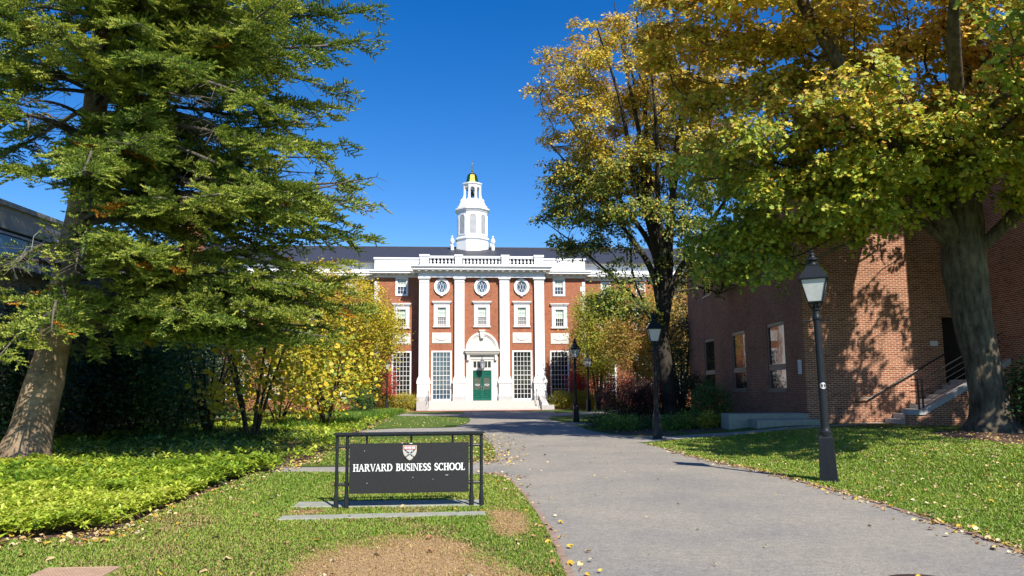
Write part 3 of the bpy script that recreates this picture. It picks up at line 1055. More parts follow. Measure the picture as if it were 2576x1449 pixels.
# portico wall with its openings
BAYS = (-3.19, 0.0, 3.19)
BIG = .80          # half width of the tall windows
port_open = [(-3.19 - BIG, -3.19 + BIG, .72, 4.62), (3.19 - BIG, 3.19 + BIG, .72, 4.62)] + [(b - .36, b + .36, 6.62, 8.04) for b in BAYS]
mb = MB()
wall_open(mb, -5.0, 5.0, 0.0, 10.5, 0.0, port_open)
for s_ in (-1, 1):
    mb.box(min(s_ * 5.0, s_ * 4.9), max(s_ * 5.0, s_ * 4.9), .002, 1.6, 0, 10.5)
mb.build('portico_wall', M['brick'], hall)
WING = 1.4
wing_big = [(s_ * 6.39 - .78, s_ * 6.39 + .78, .72, 4.66) for s_ in (-1, 1)]
wing_open = wing_big + [(s_ * 6.43 - .36, s_ * 6.43 + .36, 6.62, 8.02) for s_ in (-1, 1)] + [(s_ * 6.43 - .38, s_ * 6.43 + .38, 9.25, 10.55) for s_ in (-1, 1)]
for s_ in (-1, 1):
    mb = MB()
    lo, hi = (4.9, 8.6) if s_ > 0 else (-8.6, -4.9)
    wall_open(mb, lo, hi, 0, 10.9, WING, [o for o in wing_open if lo < o[0] < hi])
    mb.box(min(s_ * 8.6, s_ * 8.5), max(s_ * 8.6, s_ * 8.5), WING + .002, 2.7, 0, 10.9)
    mb.build('wing_wall', M['brick'], hall)
OUT = 2.6
out_x = [10.6, 13.6, 16.6, 19.6, 22.6, 25.6, 28.6]
out_open = []
for x in out_x:
    for s_ in (-1, 1):
        out_open += [(s_ * x - .75, s_ * x + .75, .9, 4.4), (s_ * x - .45, s_ * x + .45, 6.5, 8.1), (s_ * x - .42, s_ * x + .42, 9.2, 10.5)]
for s_ in (-1, 1):
    mb = MB()
    lo, hi = (8.5, 31) if s_ > 0 else (-31, -8.5)
    wall_open(mb, lo, hi, 0, 10.9, OUT, [o for o in out_open if lo < o[0] < hi])
    mb.box(min(s_ * 31, s_ * 30.9), max(s_ * 31, s_ * 30.9), OUT + .002, 16, 0, 12)
    mb.box(min(0, s_ * 30.9), max(0, s_ * 30.9), 15.9, 16.1, 0, 12)
    mb.build('outer_wall', M['brick'], hall)
# quoins on the wing corners
for s_ in (-1, 1):
    mb = MB()
    for i in range(24):
        L = .42 if i % 2 else .26
        z = .5 + i * .43
        if z > 10.2: break
        x0, x1 = sorted((s_ * 8.62, s_ * (8.62 - L)))
        mb.box(x0, x1, WING - .03, WING + .3, z, z + .40)
    mb.build('quoins', M['stone_white'], hall)

# tall windows
for i, b in enumerate((-3.19, 3.19)):
    o = grid_window(hall, b - BIG, b + BIG, .72, 4.62, 0, 5, 10, .028, 'glass_sky_paint' if i == 0 else 'glass_dark', rail=.5, frame=.13, name='tall_window')
    MB().box(b - BIG - .03, b + BIG + .03, -.08, .05, .66, .718).build('sill', M['white'], o)
for s_ in (-1, 1):
    o = grid_window(hall, s_ * 6.39 - .78, s_ * 6.39 + .78, .72, 4.66, WING, 5, 10, .028, 'glass_dark', rail=.5, frame=.12, name='tall_window')
    MB().box(s_ * 6.39 - .81, s_ * 6.39 + .81, WING - .08, WING + .05, .66, .718).build('sill', M['white'], o)
# sash windows of the middle storey
for b, pn, bl in ((-3.19, 'blind_grey', .46), (0, 'blind_grey', .46), (3.19, 'blind_grey', .46)):
    surround(hall, b - .36, b + .36, 6.62, 8.04, 0)
    grid_window(hall, b - .36, b + .36, 6.62, 8.04, .02, 4, 4, .022, pn, rail=.48, blind=.48, frame=.05, name='sash_window')
for s_ in (-1, 1):
    b = s_ * 6.43
    surround(hall, b - .36, b + .36, 6.62, 8.02, WING)
    grid_window(hall, b - .36, b + .36, 6.62, 8.02, WING + .02, 4, 4, .022, 'glass_dark', rail=.48, blind=.48, frame=.05, name='sash_window')
    mb = MB()
    u0, u1, z0, z1 = b - .38, b + .38, 9.25, 10.55
    t = .13
    mb.box(u0 - t, u0, WING - .05, WING + .05, z0 - .12, z1 + t); mb.box(u1, u1 + t, WING - .05, WING + .05, z0 - .12, z1 + t)
    mb.box(u0, u1, WING - .05, WING + .05, z1, z1 + t); mb.box(u0, u1, WING - .06, WING + .05, z0 - .12, z0)
    mb.build('window_surround', M['white'], hall)
    grid_window(hall, u0, u1, z0, z1, WING + .02, 3, 4, .024, 'glass_sky_paint', rail=.5, blind=.5, frame=.05, name='sash_window')
for b in BAYS:
    oval_window(hall, b, 9.70, 0)
for b in (-3.19, 3.19):
    relief_panel(hall, b - .75, b + .75, 5.21, 6.04, 0)
for s_ in (-1, 1):
    relief_panel(hall, s_ * 6.43 - .74, s_ * 6.43 + .74, 5.21, 6.07, WING)
for x in out_x:
    for s_ in (-1, 1):
        grid_window(hall, s_ * x - .75, s_ * x + .75, .9, 4.4, OUT, 5, 9, .04, 'glass_dark', rail=.5, frame=.13, name='tall_window')
        surround(hall, s_ * x - .45, s_ * x + .45, 6.5, 8.1, OUT)
        grid_window(hall, s_ * x - .45, s_ * x + .45, 6.5, 8.1, OUT + .02, 4, 4, .025, 'glass_dark', rail=.5, blind=.5, frame=.06, name='sash_window')
        grid_window(hall, s_ * x - .42, s_ * x + .42, 9.2, 10.5, OUT + .02, 3, 4, .025, 'glass_sky_paint', rail=.5, blind=.5, frame=.1, name='sash_window')

# pilasters on pedestals
for c in (-4.58, -1.79, 1.79, 4.58):
    mb = MB()
    h = .385
    mb.box(c - h, c + h, -.30, .06, 2.58, 10.02)
    o = mb.build('pilaster', M['white'], hall)
    mb = MB()
    mb.box(c - h - .03, c + h + .03, -.33, .05, 10.02, 10.08); mb.box(c - h, c + h, -.305, .05, 10.08, 10.24)
    mb.box(c - h - .05, c + h + .05, -.36, .05, 10.24, 10.31); mb.box(c - h - .10, c + h + .10, -.42, .05, 10.31, 10.42)
    mb.build('capital', M['white'], o)
    mb = MB()
    mb.box(c - h - .04, c + h + .04, -.34, .05, 2.50, 2.58); mb.box(c - h - .09, c + h + .09, -.39, .05, 2.36, 2.50)
    mb.box(c - h - .14, c + h + .14, -.44, .05, 2.20, 2.36); mb.box(c - h - .16, c + h + .16, -.47, .05, 2.04, 2.20)
    mb.box(c - h - .11, c + h + .11, -.42, .05, 1.22, 2.04); mb.box(c - h - .14, c + h + .14, -.46, .05, 1.05, 1.22)
    mb.build('pedestal', M['white'], o)
    MB().box(c - h - .15, c + h + .15, -.47, .05, .70, 1.05).build('plinth', M['granite'], o)

# entablature of the portico
mb = MB()
mb.box(-5.06, 5.06, -.36, .4, 10.42, 10.62); mb.box(-5.03, 5.03, -.33, .4, 10.62, 10.80)
mb.box(-5.12, 5.12, -.42, .5, 10.80, 10.88)
nmod = 19
for i in range(nmod):
    u = -4.98 + 9.96 * i / (nmod - 1)
    mb.box(u - .10, u + .10, -.78, -.42, 10.88, 10.98)
    mb.box(u - .035 + .26, u + .035 + .26, -.50, -.42, 10.80, 10.875) if i < nmod - 1 else None
mb.box(-5.06, 5.06, -.42, .5, 10.88, 10.98)
mb.box(-5.48, 5.48, -.86, .5, 10.98, 11.14); mb.box(-5.56, 5.56, -.94, .5, 11.14, 11.21); mb.box(-5.62, 5.62, -1.0, .5, 11.21, 11.27)
mb.build('entablature', M['white'], hall)
# balustrade
bal = empty('balustrade', (0, 0, 0)); bal.parent = hall
piers = [(-4.92, -4.22), (-2.14, -1.58), (1.58, 2.14), (4.22, 4.92)]
for a, b in piers:
    mb = MB()
    mb.box(a, b, -.36, .34, 11.27, 12.10); mb.box(a - .06, b + .06, -.42, .40, 12.10, 12.25); mb.box(a - .03, b + .03, -.39, .37, 11.27, 11.46)
    mb.build('pier', M['white'], bal)
gaps = [(-4.22, -2.14), (-1.58, 1.58), (2.14, 4.22)]
for a, b in gaps:
    for z0, z1 in ((12.0, 12.17), (11.40, 11.52)):
        mb = MB(); mb.box(a, b, -.22, .20, z0, z1); mb.build('rail', M['white'], bal)
first = None
for (a, b), n in zip(gaps, (7, 11, 7)):
    for i in range(n):
        u = a + (b - a) * (i + .5) / n
        if first is None:
            m2 = MB()
            m2.lathe([(.085, 0), (.085, .05), (.05, .07), (.045, .10), (.10, .17), (.105, .22), (.07, .33), (.045, .40), (.06, .42), (.085, .44), (.085, .48)], (0, 0, 0), 10)
            first = m2.build('baluster', M['white'], bal)
            o = first
        else:
            o = first.copy(); COL.objects.link(o); o.parent = bal
        o.location = (u, 0, 11.52)
# wing cornices and parapets
for s_ in (-1, 1):
    mb = MB()
    def bx(a, b, y0, y1, z0, z1):
        x0, x1 = sorted((s_ * a, s_ * b)); mb.box(x0, x1, y0, y1, z0, z1)
    bx(5.0, 8.66, WING - .08, WING + .4, 10.62, 10.78)
    bx(5.0, 9.0, WING - .62, WING + .4, 10.92, 11.08); bx(5.0, 9.06, WING - .70, WING + .4, 11.08, 11.20)
    bx(5.0, 8.66, WING - .12, WING + .4, 10.78, 10.92)
    for i in range(7):
        u = 5.45 + i * .55
        bx(u - .1, u + .1, WING - .52, WING - .12, 10.82, 10.918)
    bx(4.97, 8.64, WING - .04, WING + .5, 11.20, 12.12); bx(4.97, 8.72, WING - .12, WING + .55, 12.12, 12.27)
    bx(8.6, 31.1, OUT - .06, OUT + .4, 10.60, 10.76)
    bx(8.7, 31.5, OUT - .55, OUT + .4, 10.90, 11.06); bx(8.7, 31.6, OUT - .62, OUT + .4, 11.06, 11.18)
    bx(8.66, 31.1, OUT - .10, OUT + .4, 10.76, 10.90)
    for i in range(40):
        u = 9.4 + i * .55
        bx(u - .1, u + .1, OUT - .46, OUT - .10, 10.80, 10.898)
    bx(8.6, 31.1, OUT - .02, OUT + .5, 11.18, 12.0); bx(8.6, 31.2, OUT - .10, OUT + .55, 12.0, 12.14)
    mb.build('cornice', M['white'], hall)
# slate roof
mb = MB()
mb.add([(-31, 2.0, 12.05), (31, 2.0, 12.05), (29.5, 9.2, 14.55), (-29.5, 9.2, 14.55), (31, 16.3, 12.05), (-31, 16.3, 12.05)], [(0, 1, 2, 3), (3, 2, 4, 5), (1, 4, 2), (0, 3, 5)])
mb.box(-29.5, 29.5, 9.1, 9.3, 14.53, 14.62)
mb.box(-5.0, 5.0, .3, 2.2, 11.9, 12.04)
rf = mb.build('roof', M['slate'], hall)
ch = MB()
ch.box(-25.6, -23.9, 6, 7.5, 12.5, 16.6); ch.box(-25.7, -23.8, 5.9, 7.6, 16.6, 16.9)
ch.build('chimney', M['brick'], rf)

# doorway
mb = MB()
wz = -.10
mb.box(-1.25, -.93, -.16, .05, .70, 3.92); mb.box(.93, 1.25, -.16, .05, .70, 3.92)
mb.box(-.93, -.735, -.10, .05, .70, 3.92); mb.box(.735, .93, -.10, .05, .70, 3.92)
mb.box(-.735, .735, -.10, .05, 3.77, 3.92)
mb.box(-1.25, 1.25, -.16, .05, 3.92, 4.32)
mb.box(-.735, .735, -.09, .05, 3.06, 3.27)
for s_ in (-1, 1):
    c = s_ * 1.09
    mb.prism_xz([(c - .10, 4.32), (c - .10, 3.92), (c - .07, 3.84), (c + .07, 3.84), (c + .10, 3.92), (c + .10, 4.32)], -.34, -.16)
mb.box(-1.30, 1.30, -.40, .05, 4.32, 4.44); mb.box(-1.36, 1.36, -.48, .05, 4.44, 4.56); mb.box(-1.42, 1.42, -.55, .05, 4.56, 4.68)
dw = mb.build('door_surround', M['stone_white'], hall)
mb = MB()
k = 24
ang = [PI * i / k for i in range(k + 1)]
def half_ring(r0, r1, y0, y1, zc, flat=1.0):
    v, f = [], []
    for a in ang:
        for r, y in ((r0, y0), (r1, y0), (r1, y1), (r0, y1)):
            v.append((r * math.cos(a), y, zc + r * math.sin(a) * flat))
    for i in range(k):
        for q in range(4):
            f.append((i * 4 + q, i * 4 + (q + 1) % 4, (i + 1) * 4 + (q + 1) % 4, (i + 1) * 4 + q))
    mb.add(v, f)
half_ring(1.14, 1.30, -.24, .03, 4.68, 1.08); half_ring(1.04, 1.14, -.18, .03, 4.68, 1.08)
mb.prism_xz([(1.04 * math.cos(a), 4.68 + 1.04 * math.sin(a) * 1.08) for a in ang], -.12, .03)
mb.prism_xz([(-.12, 5.58), (.12, 5.58), (.20, 6.14), (-.20, 6.14)], -.36, .03); mb.box(-.25, .25, -.40, .03, 6.14, 6.24)
ty = mb.build('tympanum', M['stone_white'], hall)
g = MB()
for s_ in (-1, 1):
    g.tube([(s_ * (.55 + r * math.cos(a)), -.125, 4.98 + r * math.sin(a)) for a, r in zip(np.linspace(0, 4.2 * PI, 34), np.linspace(.22, .03, 34))], .026, 5)
    g.tube([(s_ * .78, -.125, 4.80), (s_ * .6, -.125, 4.74), (s_ * .35, -.125, 4.80), (s_ * .12, -.125, 4.74)], [.015, .03, .03, .02], 5)
    g.tube([(s_ * .08, -.125, 5.3), (s_ * .22, -.125, 5.42), (s_ * .38, -.125, 5.36), (s_ * .5, -.125, 5.26)], [.03, .03, .022, .012], 5)
g.prism_xz([(-.17, 5.28), (-.17, 5.0), (0, 4.84), (.17, 5.0), (.17, 5.28)][::-1], -.16, -.118)
g.lathe([(.0, -.02), (.05, -.02), (.06, .02), (0, .02)], (0, -.14, 5.42), 10)
g.build('carving', M['stone_white'], ty)
# transom light
mb = MB()
for a, b in ((-.735, -.69), (-.45, -.40), (.40, .45), (.69, .735), (-.17, -.13), (.13, .17)):
    mb.box(a, b, -.085, 0, 3.272, 3.768)
tr = mb.build('transom_window', M['white'], hall)
MB().box(-.733, .733, -.02, .04, 3.273, 3.767).build('pane', M['glass_dark'], tr)
# green doors
for s_ in (-1, 1):
    u0, u1 = (-.732, -.004) if s_ < 0 else (.004, .732)
    mb = MB()
    fr = .12
    mb.box(u0, u0 + fr, -.07, .02, .71, 3.055); mb.box(u1 - fr, u1, -.07, .02, .71, 3.055)
    a, b = u0 + fr, u1 - fr
    for z0, z1 in ((.71, .86), (1.12, 1.2), (1.46, 1.56), (2.50, 2.70), (2.97, 3.055)):
        mb.box(a, b, -.07, .02, z0, z1)
    for z0, z1 in ((.86, 1.12), (1.2, 1.46), (2.70, 2.97)):
        mb.box(a, b, -.03, .02, z0, z1)
        mb.add([(a + .05, -.03, z0 + .04), (b - .05, -.03, z0 + .04), (b - .05, -.03, z1 - .04), (a + .05, -.03, z1 - .04),
                (a + .09, -.062, z0 + .08), (b - .09, -.062, z0 + .08), (b - .09, -.062, z1 - .08), (a + .09, -.062, z1 - .08)],
               [(4, 5, 6, 7), (0, 1, 5, 4), (1, 2, 6, 5), (2, 3, 7, 6), (3, 0, 4, 7)])
    d = mb.build('door', M['green_door'], hall)
    MB().box(a, b, -.03, .01, 1.56, 2.50).build('pane', M['glass_door'], d)
    hm = MB()
    hx = s_ * .07
    hm.box(hx - .028, hx + .028, -.085, -.068, 1.50, 1.82)
    hm.tube([(hx, -.08, 1.58), (hx, -.13, 1.60), (hx, -.13, 1.76), (hx, -.08, 1.78)], .012, 6)
    hm.build('handle', M['lantern_grey'], d)
    # small white lettering band on the glass (reads as a pale arc in the photo)
    lm = MB()
    cu = (a + b) / 2
    for i in range(7):
        t = (i - 3) / 3
        lm.box(cu + t * .17 - .018, cu + t * .17 + .018, -.036, -.031, 1.93 - .05 * (1 - t * t) - .03, 1.93 - .05 * (1 - t * t) + .03)
    lm.box(cu - .17, cu + .17, -.036, -.031, 1.965, 1.99)
    lm.build('door_transfer', M['paper'], d)

# cupola
CU, CW = -.44, 9.2
cup = empty('cupola', (CU, CW, 0)); cup.parent = hall
OR = PI / 8
def octo(mb, prof, mi=0):
    return mb.lathe(prof, (0, 0, 0), 8, mi, False, OR)
k8 = 1 / math.cos(PI / 8)
mb = MB()
octo(mb, [(1.47 * k8, 13.6), (1.47 * k8, 14.95), (1.40 * k8, 15.0), (1.40 * k8, 15.14), (1.52 * k8, 15.2), (1.52 * k8, 15.30), (1.36 * k8, 15.42)])
base = mb.build('cupola_base', M['white'], cup)
mb = MB()
octo(mb, [(1.35 * k8, 15.4), (1.35 * k8, 17.75), (1.42 * k8, 17.8), (1.42 * k8, 17.9), (1.56 * k8, 17.98), (1.56 * k8, 18.10), (1.36 * k8, 18.18), (1.36 * k8, 18.36), (1.24 * k8, 18.40), (1.10 * k8, 18.75), (.86 * k8, 18.95), (.86 * k8, 19.05)])
drum = mb.build('drum', M['white'], cup)
for q in range(8):
    a = PI / 4 * q - PI / 2
    mbs = MB(); lv = MB()
    n = 12
    hw, zb, zs = .30, 15.68, 17.18
    prof = [(-hw, zb), (hw, zb)] + [(hw * math.cos(PI * i / n), zs + hw * math.sin(PI * i / n)) for i in range(n + 1)]
    hw2 = .42
    prof2 = [(-hw2, zb - .10), (hw2, zb - .10)] + [(hw2 * math.cos(PI * i / n), zs + hw2 * math.sin(PI * i / n)) for i in range(n + 1)]
    nn = len(prof)
    v = [(p[0], -1.40, p[1]) for p in prof] + [(p[0], -1.40, p[1]) for p in prof2] + [(p[0], -1.345, p[1]) for p in prof] + [(p[0], -1.345, p[1]) for p in prof2]
    f = []
    for i in range(nn):
        j = (i + 1) % nn
        f += [(i, nn + i, nn + j, j)[::-1], (2 * nn + i, i, j, 2 * nn + j), (nn + i, 3 * nn + i, 3 * nn + j, nn + j)]
    mbs.add(v, f)
    lv.add([(p[0], -1.353, p[1]) for p in prof], [tuple(range(nn))])
    for i in range(17):
        z = zb + .05 + i * .105
        if z > zs + hw - .06: break
        ww = hw if z < zs else math.sqrt(max(0, hw * hw - (z - zs) ** 2))
        lv.add([(-ww, -1.356, z + .07), (ww, -1.356, z + .07), (ww, -1.392, z), (-ww, -1.392, z)], [(0, 3, 2, 1)])
    for mbx, nm, mt in ((mbs, 'arch_frame', 'white'), (lv, 'louvre', 'louvre')):
        o = mbx.build(nm, M[mt], cup)
        o.rotation_euler = (0, 0, a + PI / 2)
# belfry posts, arches, lintel
mb = MB()
for q in range(8):
    a = PI / 4 * q + OR
    r = .78
    mb.lathe([(.14, 19.05), (.14, 19.15), (.115, 19.2), (.115, 20.22), (.14, 20.26), (.14, 20.34)], (r * math.cos(a), r * math.sin(a), 0), 8)
    a2 = PI / 4 * q
    # arched heads between the posts
    c, s_ = math.cos(a2), math.sin(a2)
    v, f = [], []
    for i in range(9):
        t = -1 + 2 * i / 8
        for zz in (20.02 + .20 * math.sqrt(max(0, 1 - t * t)), 20.34):
            for rr in (.80, .70):
                v.append((rr * c - t * .21 * s_, rr * s_ + t * .21 * c, zz))
    for i in range(8):
        b0, b1 = i * 4, i * 4 + 4
        f += [(b0, b1, b1 + 2, b0 + 2), (b0 + 1, b0 + 3, b1 + 3, b1 + 1), (b0, b0 + 1, b1 + 1, b1)]
    mb.add(v, f)
    # scroll brackets at the foot
    a3 = a
    sc = [(.98, 18.92), (1.12, 18.86), (1.2, 18.75), (1.22, 18.86), (1.16, 18.98), (1.02, 19.08), (.95, 19.3), (.90, 19.42)]
    mb.tube([(p[0] * .92 * math.cos(a3), p[0] * .92 * math.sin(a3), p[1]) for p in sc], [.08, .09, .08, .09, .08, .07, .06, .04], 6)
octo(mb, [(.80 * k8, 20.34), (.80 * k8, 20.42), (.90 * k8, 20.50), (.90 * k8, 20.60), (.76 * k8, 20.66), (.60 * k8, 20.68)])
mb.build('belfry', M['white'], cup)
mb = MB()
mb.lathe([(.02, 19.98), (.08, 19.95), (.13, 19.8), (.17, 19.6), (.26, 19.5), (.26, 19.46)], (0, 0, 0), 16)
mb.tube([(-.5, 0, 20.0), (.5, 0, 20.0)], .035, 6)
mb.build('bell', M['bronze_dark'], cup)
mb = MB()
octo(mb, [(.66 * k8, 20.66), (.58 * k8, 20.74), (.53 * k8, 20.95), (.49 * k8, 21.2), (.42 * k8, 21.42), (.30 * k8, 21.58), (.16 * k8, 21.66), (.07, 21.72), (.07, 21.80), (.10, 21.84), (.06, 21.90), (.045, 22.15), (.07, 22.20), (.04, 22.26), (.03, 22.5), (.05, 22.55), (.03, 22.62), (.008, 22.95)])
mb.build('dome', M['gold'], cup)
for q in range(4):
    a = PI / 2 * q + PI / 4
    mb = MB()
    mb.lathe([(.16, -.8), (.16, .55), (.10, .60), (.08, .66), (.19, .80), (.21, 1.0), (.15, 1.18), (.07, 1.24), (.05, 1.30), (.09, 1.36), (.04, 1.46), (.0, 1.5)], (0, 0, 0), 12)
    o = mb.build('urn', M['white'], cup)
    o.location = (1.86 * (1 if math.cos(a) > 0 else -1), 1.1 * (1 if math.sin(a) > 0 else -1), 14.0)
mb = MB()

# steps
mb = MB()
for i in range(5):
    mb.box(-4.25, 4.35, -.9 - .36 * (5 - i), -.04 if i == 4 else -.9 - .36 * (4 - i), -.1, .138 * (i + 1))
mb.box(-4.25, 4.35, -.9, -.03, .69, .70)
mb.build('steps', M['granite_warm'], hall)
mb = MB()
mb.box(-5.05, -4.25, -2.3, -.48, -.1, .70)
mb.build('cheek_wall', M['granite'], hall)
mb = MB()
mb.prism_xy([(4.35, -2.9), (5.3, -2.9), (5.3, -.48), (4.35, -.48)], -.1, .36)
mb.add([(4.35, -2.9, .36), (4.9, -2.9, .36), (4.9, -.48, .36), (4.35, -.48, .36), (4.40, -2.75, .52), (4.85, -2.75, .52), (4.85, -.5, 1.0), (4.40, -.5, 1.0)], [(4, 5, 6, 7), (0, 1, 5, 4), (1, 2, 6, 5), (2, 3, 7, 6), (3, 0, 4, 7)])
mb.build('cheek_wall', M['granite'], hall)
# dark wall core so that nothing shows through
MB().box(-4.85, 4.85, .25, 1.9, .1, 11.2).build('inner_wall', M['dark_hole'], hall)
MB().box(-30.8, 30.8, 2.95, 3.1, .1, 11.2).build('inner_wall', M['dark_hole'], hall)
MB().box(-8.45, 8.45, 1.75, 2.9, .1, 11.2).build('inner_wall', M['dark_hole'], hall)

HALL_M = Matrix.Translation((-2.411, 61.0, 0)) @ Matrix.Rotation(HALL_ROT, 4, 'Z')


def hall_pt(u, w, z=0):
    return HALL_M @ Vector((u, w, z))


# lantern hanging in front of the doors
lt = empty('hanging_lantern', hall_pt(0.0, -.62, 3.05), HALL_ROT)
tag(lt, 'grey metal lantern hung before the transom above the green doors', 'lantern')
mb = MB()
mb.lathe([(.0, -.08), (.06, -.05), (.10, .04), (.13, .10), (.16, .12), (.16, .15)], (0, 0, 0), 6, smooth_=False)
mb.lathe([(.25, .56), (.26, .60), (.16, .72), (.13, .74), (.13, .80), (.06, .88), (.03, .93), (.0, .95)], (0, 0, 0), 6, smooth_=False)
for q in range(6):
    a = PI / 3 * q
    mb.tube([(.15 * math.cos(a), .15 * math.sin(a), .14), (.24 * math.cos(a), .24 * math.sin(a), .57)], .016, 5)
mb.tube([(0, 0, .9), (0, .2, 1.05), (0, .50, 1.12)], .018, 6)
mb.build('frame', M['lantern_grey'], lt)
MB().lathe([(.14, .15), (.225, .565)], (0, 0, 0), 6, smooth_=False).build('glass', M['louvre'], lt)

# handrails on the steps
def hand_rail(u, name_label):
    r = empty('handrail', hall_pt(u, -.5, 0), HALL_ROT)
    tag(r, name_label, 'handrail', 'handrails on the entrance steps')
    mb = MB()
    mb.tube([(0, .0, 1.55), (0, -.35, 1.58), (0, -1.95, .98), (0, -2.2, .96), (0, -2.25, .86)], .022, 6)
    mb.tube([(0, -.30, 1.25), (0, -1.95, .66)], .014, 6)
    mb.build('rail', M['iron'], r)
    mb = MB(); mb.tube([(0, -.3, .70), (0, -.3, 1.57)], .02, 6); mb.build('post', M['iron'], r)
    mb = MB(); mb.tube([(0, -1.95, .27), (0, -1.95, .98)], .02, 6); mb.build('post', M['iron'], r)
hand_rail(-4.15, 'thin dark handrail at the left end of the entrance steps')
hand_rail(4.2, 'thin dark handrail at the right end of the entrance steps')


# ------------------------------------------------------------------ the brick building on the right
RB = empty('office_building', (0, 0, 0))
tag(RB, 'dark brown brick building with tall tan framed windows and an entrance stair', 'building')
X0, Y0, GZ = 10.44, 27.6, .2
HT = 8.9
side_w = [(30.55, 2.0), (35.6, 2.0), (40.9, 2.0)]
low = [(y - 1.02, y + 1.02, 1.50, 4.16) for y, _ in side_w]
upp = [(y - .9, y + .9, 6.5, 8.1) for y, _ in side_w]


def wall_open_side(mb, y0, y1, z0, z1, x, openings, depth=.14, mi=0):
    """wall face looking towards -x"""
    ys = sorted(set([y0, y1] + [o[0] for o in openings] + [o[1] for o in openings]))
    zs = sorted(set([z0, z1] + [o[2] for o in openings] + [o[3] for o in openings]))
    for i in range(len(ys) - 1):
        for j in range(len(zs) - 1):
            cy, cz = (ys[i] + ys[i + 1]) / 2, (zs[j] + zs[j + 1]) / 2
            if any(o[0] < cy < o[1] and o[2] < cz < o[3] for o in openings): continue
            mb.add([(x, ys[i], zs[j]), (x, ys[i + 1], zs[j]), (x, ys[i + 1], zs[j + 1]), (x, ys[i], zs[j + 1])], [(3, 2, 1, 0)], mi)
    for a, b, c, d in openings:
        e = x + depth
        mb.add([(x, a, c), (e, a, c), (e, a, d), (x, a, d)], [(3, 2, 1, 0)], mi)
        mb.add([(x, b, c), (e, b, c), (e, b, d), (x, b, d)], [(0, 1, 2, 3)], mi)
        mb.add([(x, a, d), (x, b, d), (e, b, d), (e, a, d)], [(0, 1, 2, 3)], mi)
        mb.add([(x, a, c), (x, b, c), (e, b, c), (e, a, c)], [(3, 2, 1, 0)], mi)


mb = MB()
wall_open_side(mb, Y0, 45.5, 0, HT, X0, low + upp)
mb.add([(X0, 45.5, 0), (30, 45.5, 0), (30, 45.5, HT), (X0, 45.5, HT)], [(3, 2, 1, 0)])
mb.build('side_wall', M['brick_dark'], RB)
mb = MB()
EX = 15.44
mb.add([(X0, Y0, 0), (EX, Y0, 0), (EX, Y0, HT), (X0, Y0, HT)], [(0, 1, 2, 3)])
mb.add([(EX, Y0, 4.4), (16.6, Y0, 4.4), (16.6, Y0, HT), (EX, Y0, HT)], [(0, 1, 2, 3)])
mb.add([(EX, Y0, 0), (EX, 31, 0), (EX, 31, 4.05), (EX, Y0, 4.05)], [(3, 2, 1, 0)])
mb.add([(EX, 31, 0), (16.6, 31, 0), (16.6, 31, 4.05), (EX, 31, 4.05)], [(0, 1, 2, 3)])
mb.build('front_wall', M['brick2'], RB)
mb = MB()
mb.box(EX, 16.6, Y0 - .12, 30.9, 4.05, 4.12)
for i in range(17):
    mb.box(EX + i * .0683 + .004, EX + i * .0683 + .062, Y0 - .12, Y0 + .1, 4.125, 4.395)
mb.build('entrance_lintel', M['brick2'], RB)
mb = MB()
WY = 22.9
mb.box(16.6, 34, WY, 44, 0, 12.6)
mb.box(16.5, 34.1, WY - .1, 44.1, 12.6, 12.85)
mb.build('wing', M['brick2'], RB)
mb = MB()
mb.box(X0 - .05, 16.6, Y0 - .05, 45.5, HT, HT + .22)
mb.box(X0 + .3, 16.5, Y0 + .3, 45.2, HT + .22, HT + .24)
mb.build('roof', M['slate'], RB)
for y, w in side_w:
    for k_, (y0, y1, z0, z1) in enumerate(((y - 1.02, y + 1.02, 1.50, 4.16), (y - .9, y + .9, 6.5, 8.1))):
        mb = MB()
        x = X0 + .03
        fr = .10
        mb.box(x, x + .09, y0, y0 + fr, z0, z1); mb.box(x, x + .09, y1 - fr, y1, z0, z1)
        mb.box(x, x + .09, y0 + fr, y1 - fr, z1 - fr * 1.4, z1); mb.box(x, x + .09, y0 + fr, y1 - fr, z0, z0 + .06)
        if k_ == 0:
            zt = 2.28
            mb.box(x, x + .09, y0 + fr, y1 - fr, zt, zt + .16)
            mb.box(x - .02, x + .02, y0 + fr + .005, y1 - fr - .005, zt + .165, zt + .22)
        else:
            zt = z0
            mb.box(x, x + .09, (y0 + y1) / 2 - .05, (y0 + y1) / 2 + .05, z0 + .06, z1 - fr * 1.4)
        o = mb.build('window', M['tan_frame'], RB)
        p = MB()
        if k_ == 0:
            p.box(x + .05, x + .08, y0 + fr, y1 - fr, zt + .16, z1 - fr * 1.4)
            p.build('pane', M['glass_dark'], o)
            MB().box(x + .05, x + .08, y0 + fr, y1 - fr, z0 + .06, zt).build('lower_pane', M['glass_dark'], o)
        else:
            p.box(x + .05, x + .08, y0 + fr, y1 - fr, z0 + .06, z1 - fr * 1.4)
            p.build('pane', M['glass_dark'], o)
        MB().box(X0 - .05, X0 + .025, y0 - .03, y1 + .03, z0 - .10, z0 - .003).build('sill', M['tan_frame'], o)
MB().box(X0 + .16, 16.4, 28.0, 45.2, .1, HT - .1).build('inner_wall', M['dark_hole'], RB)
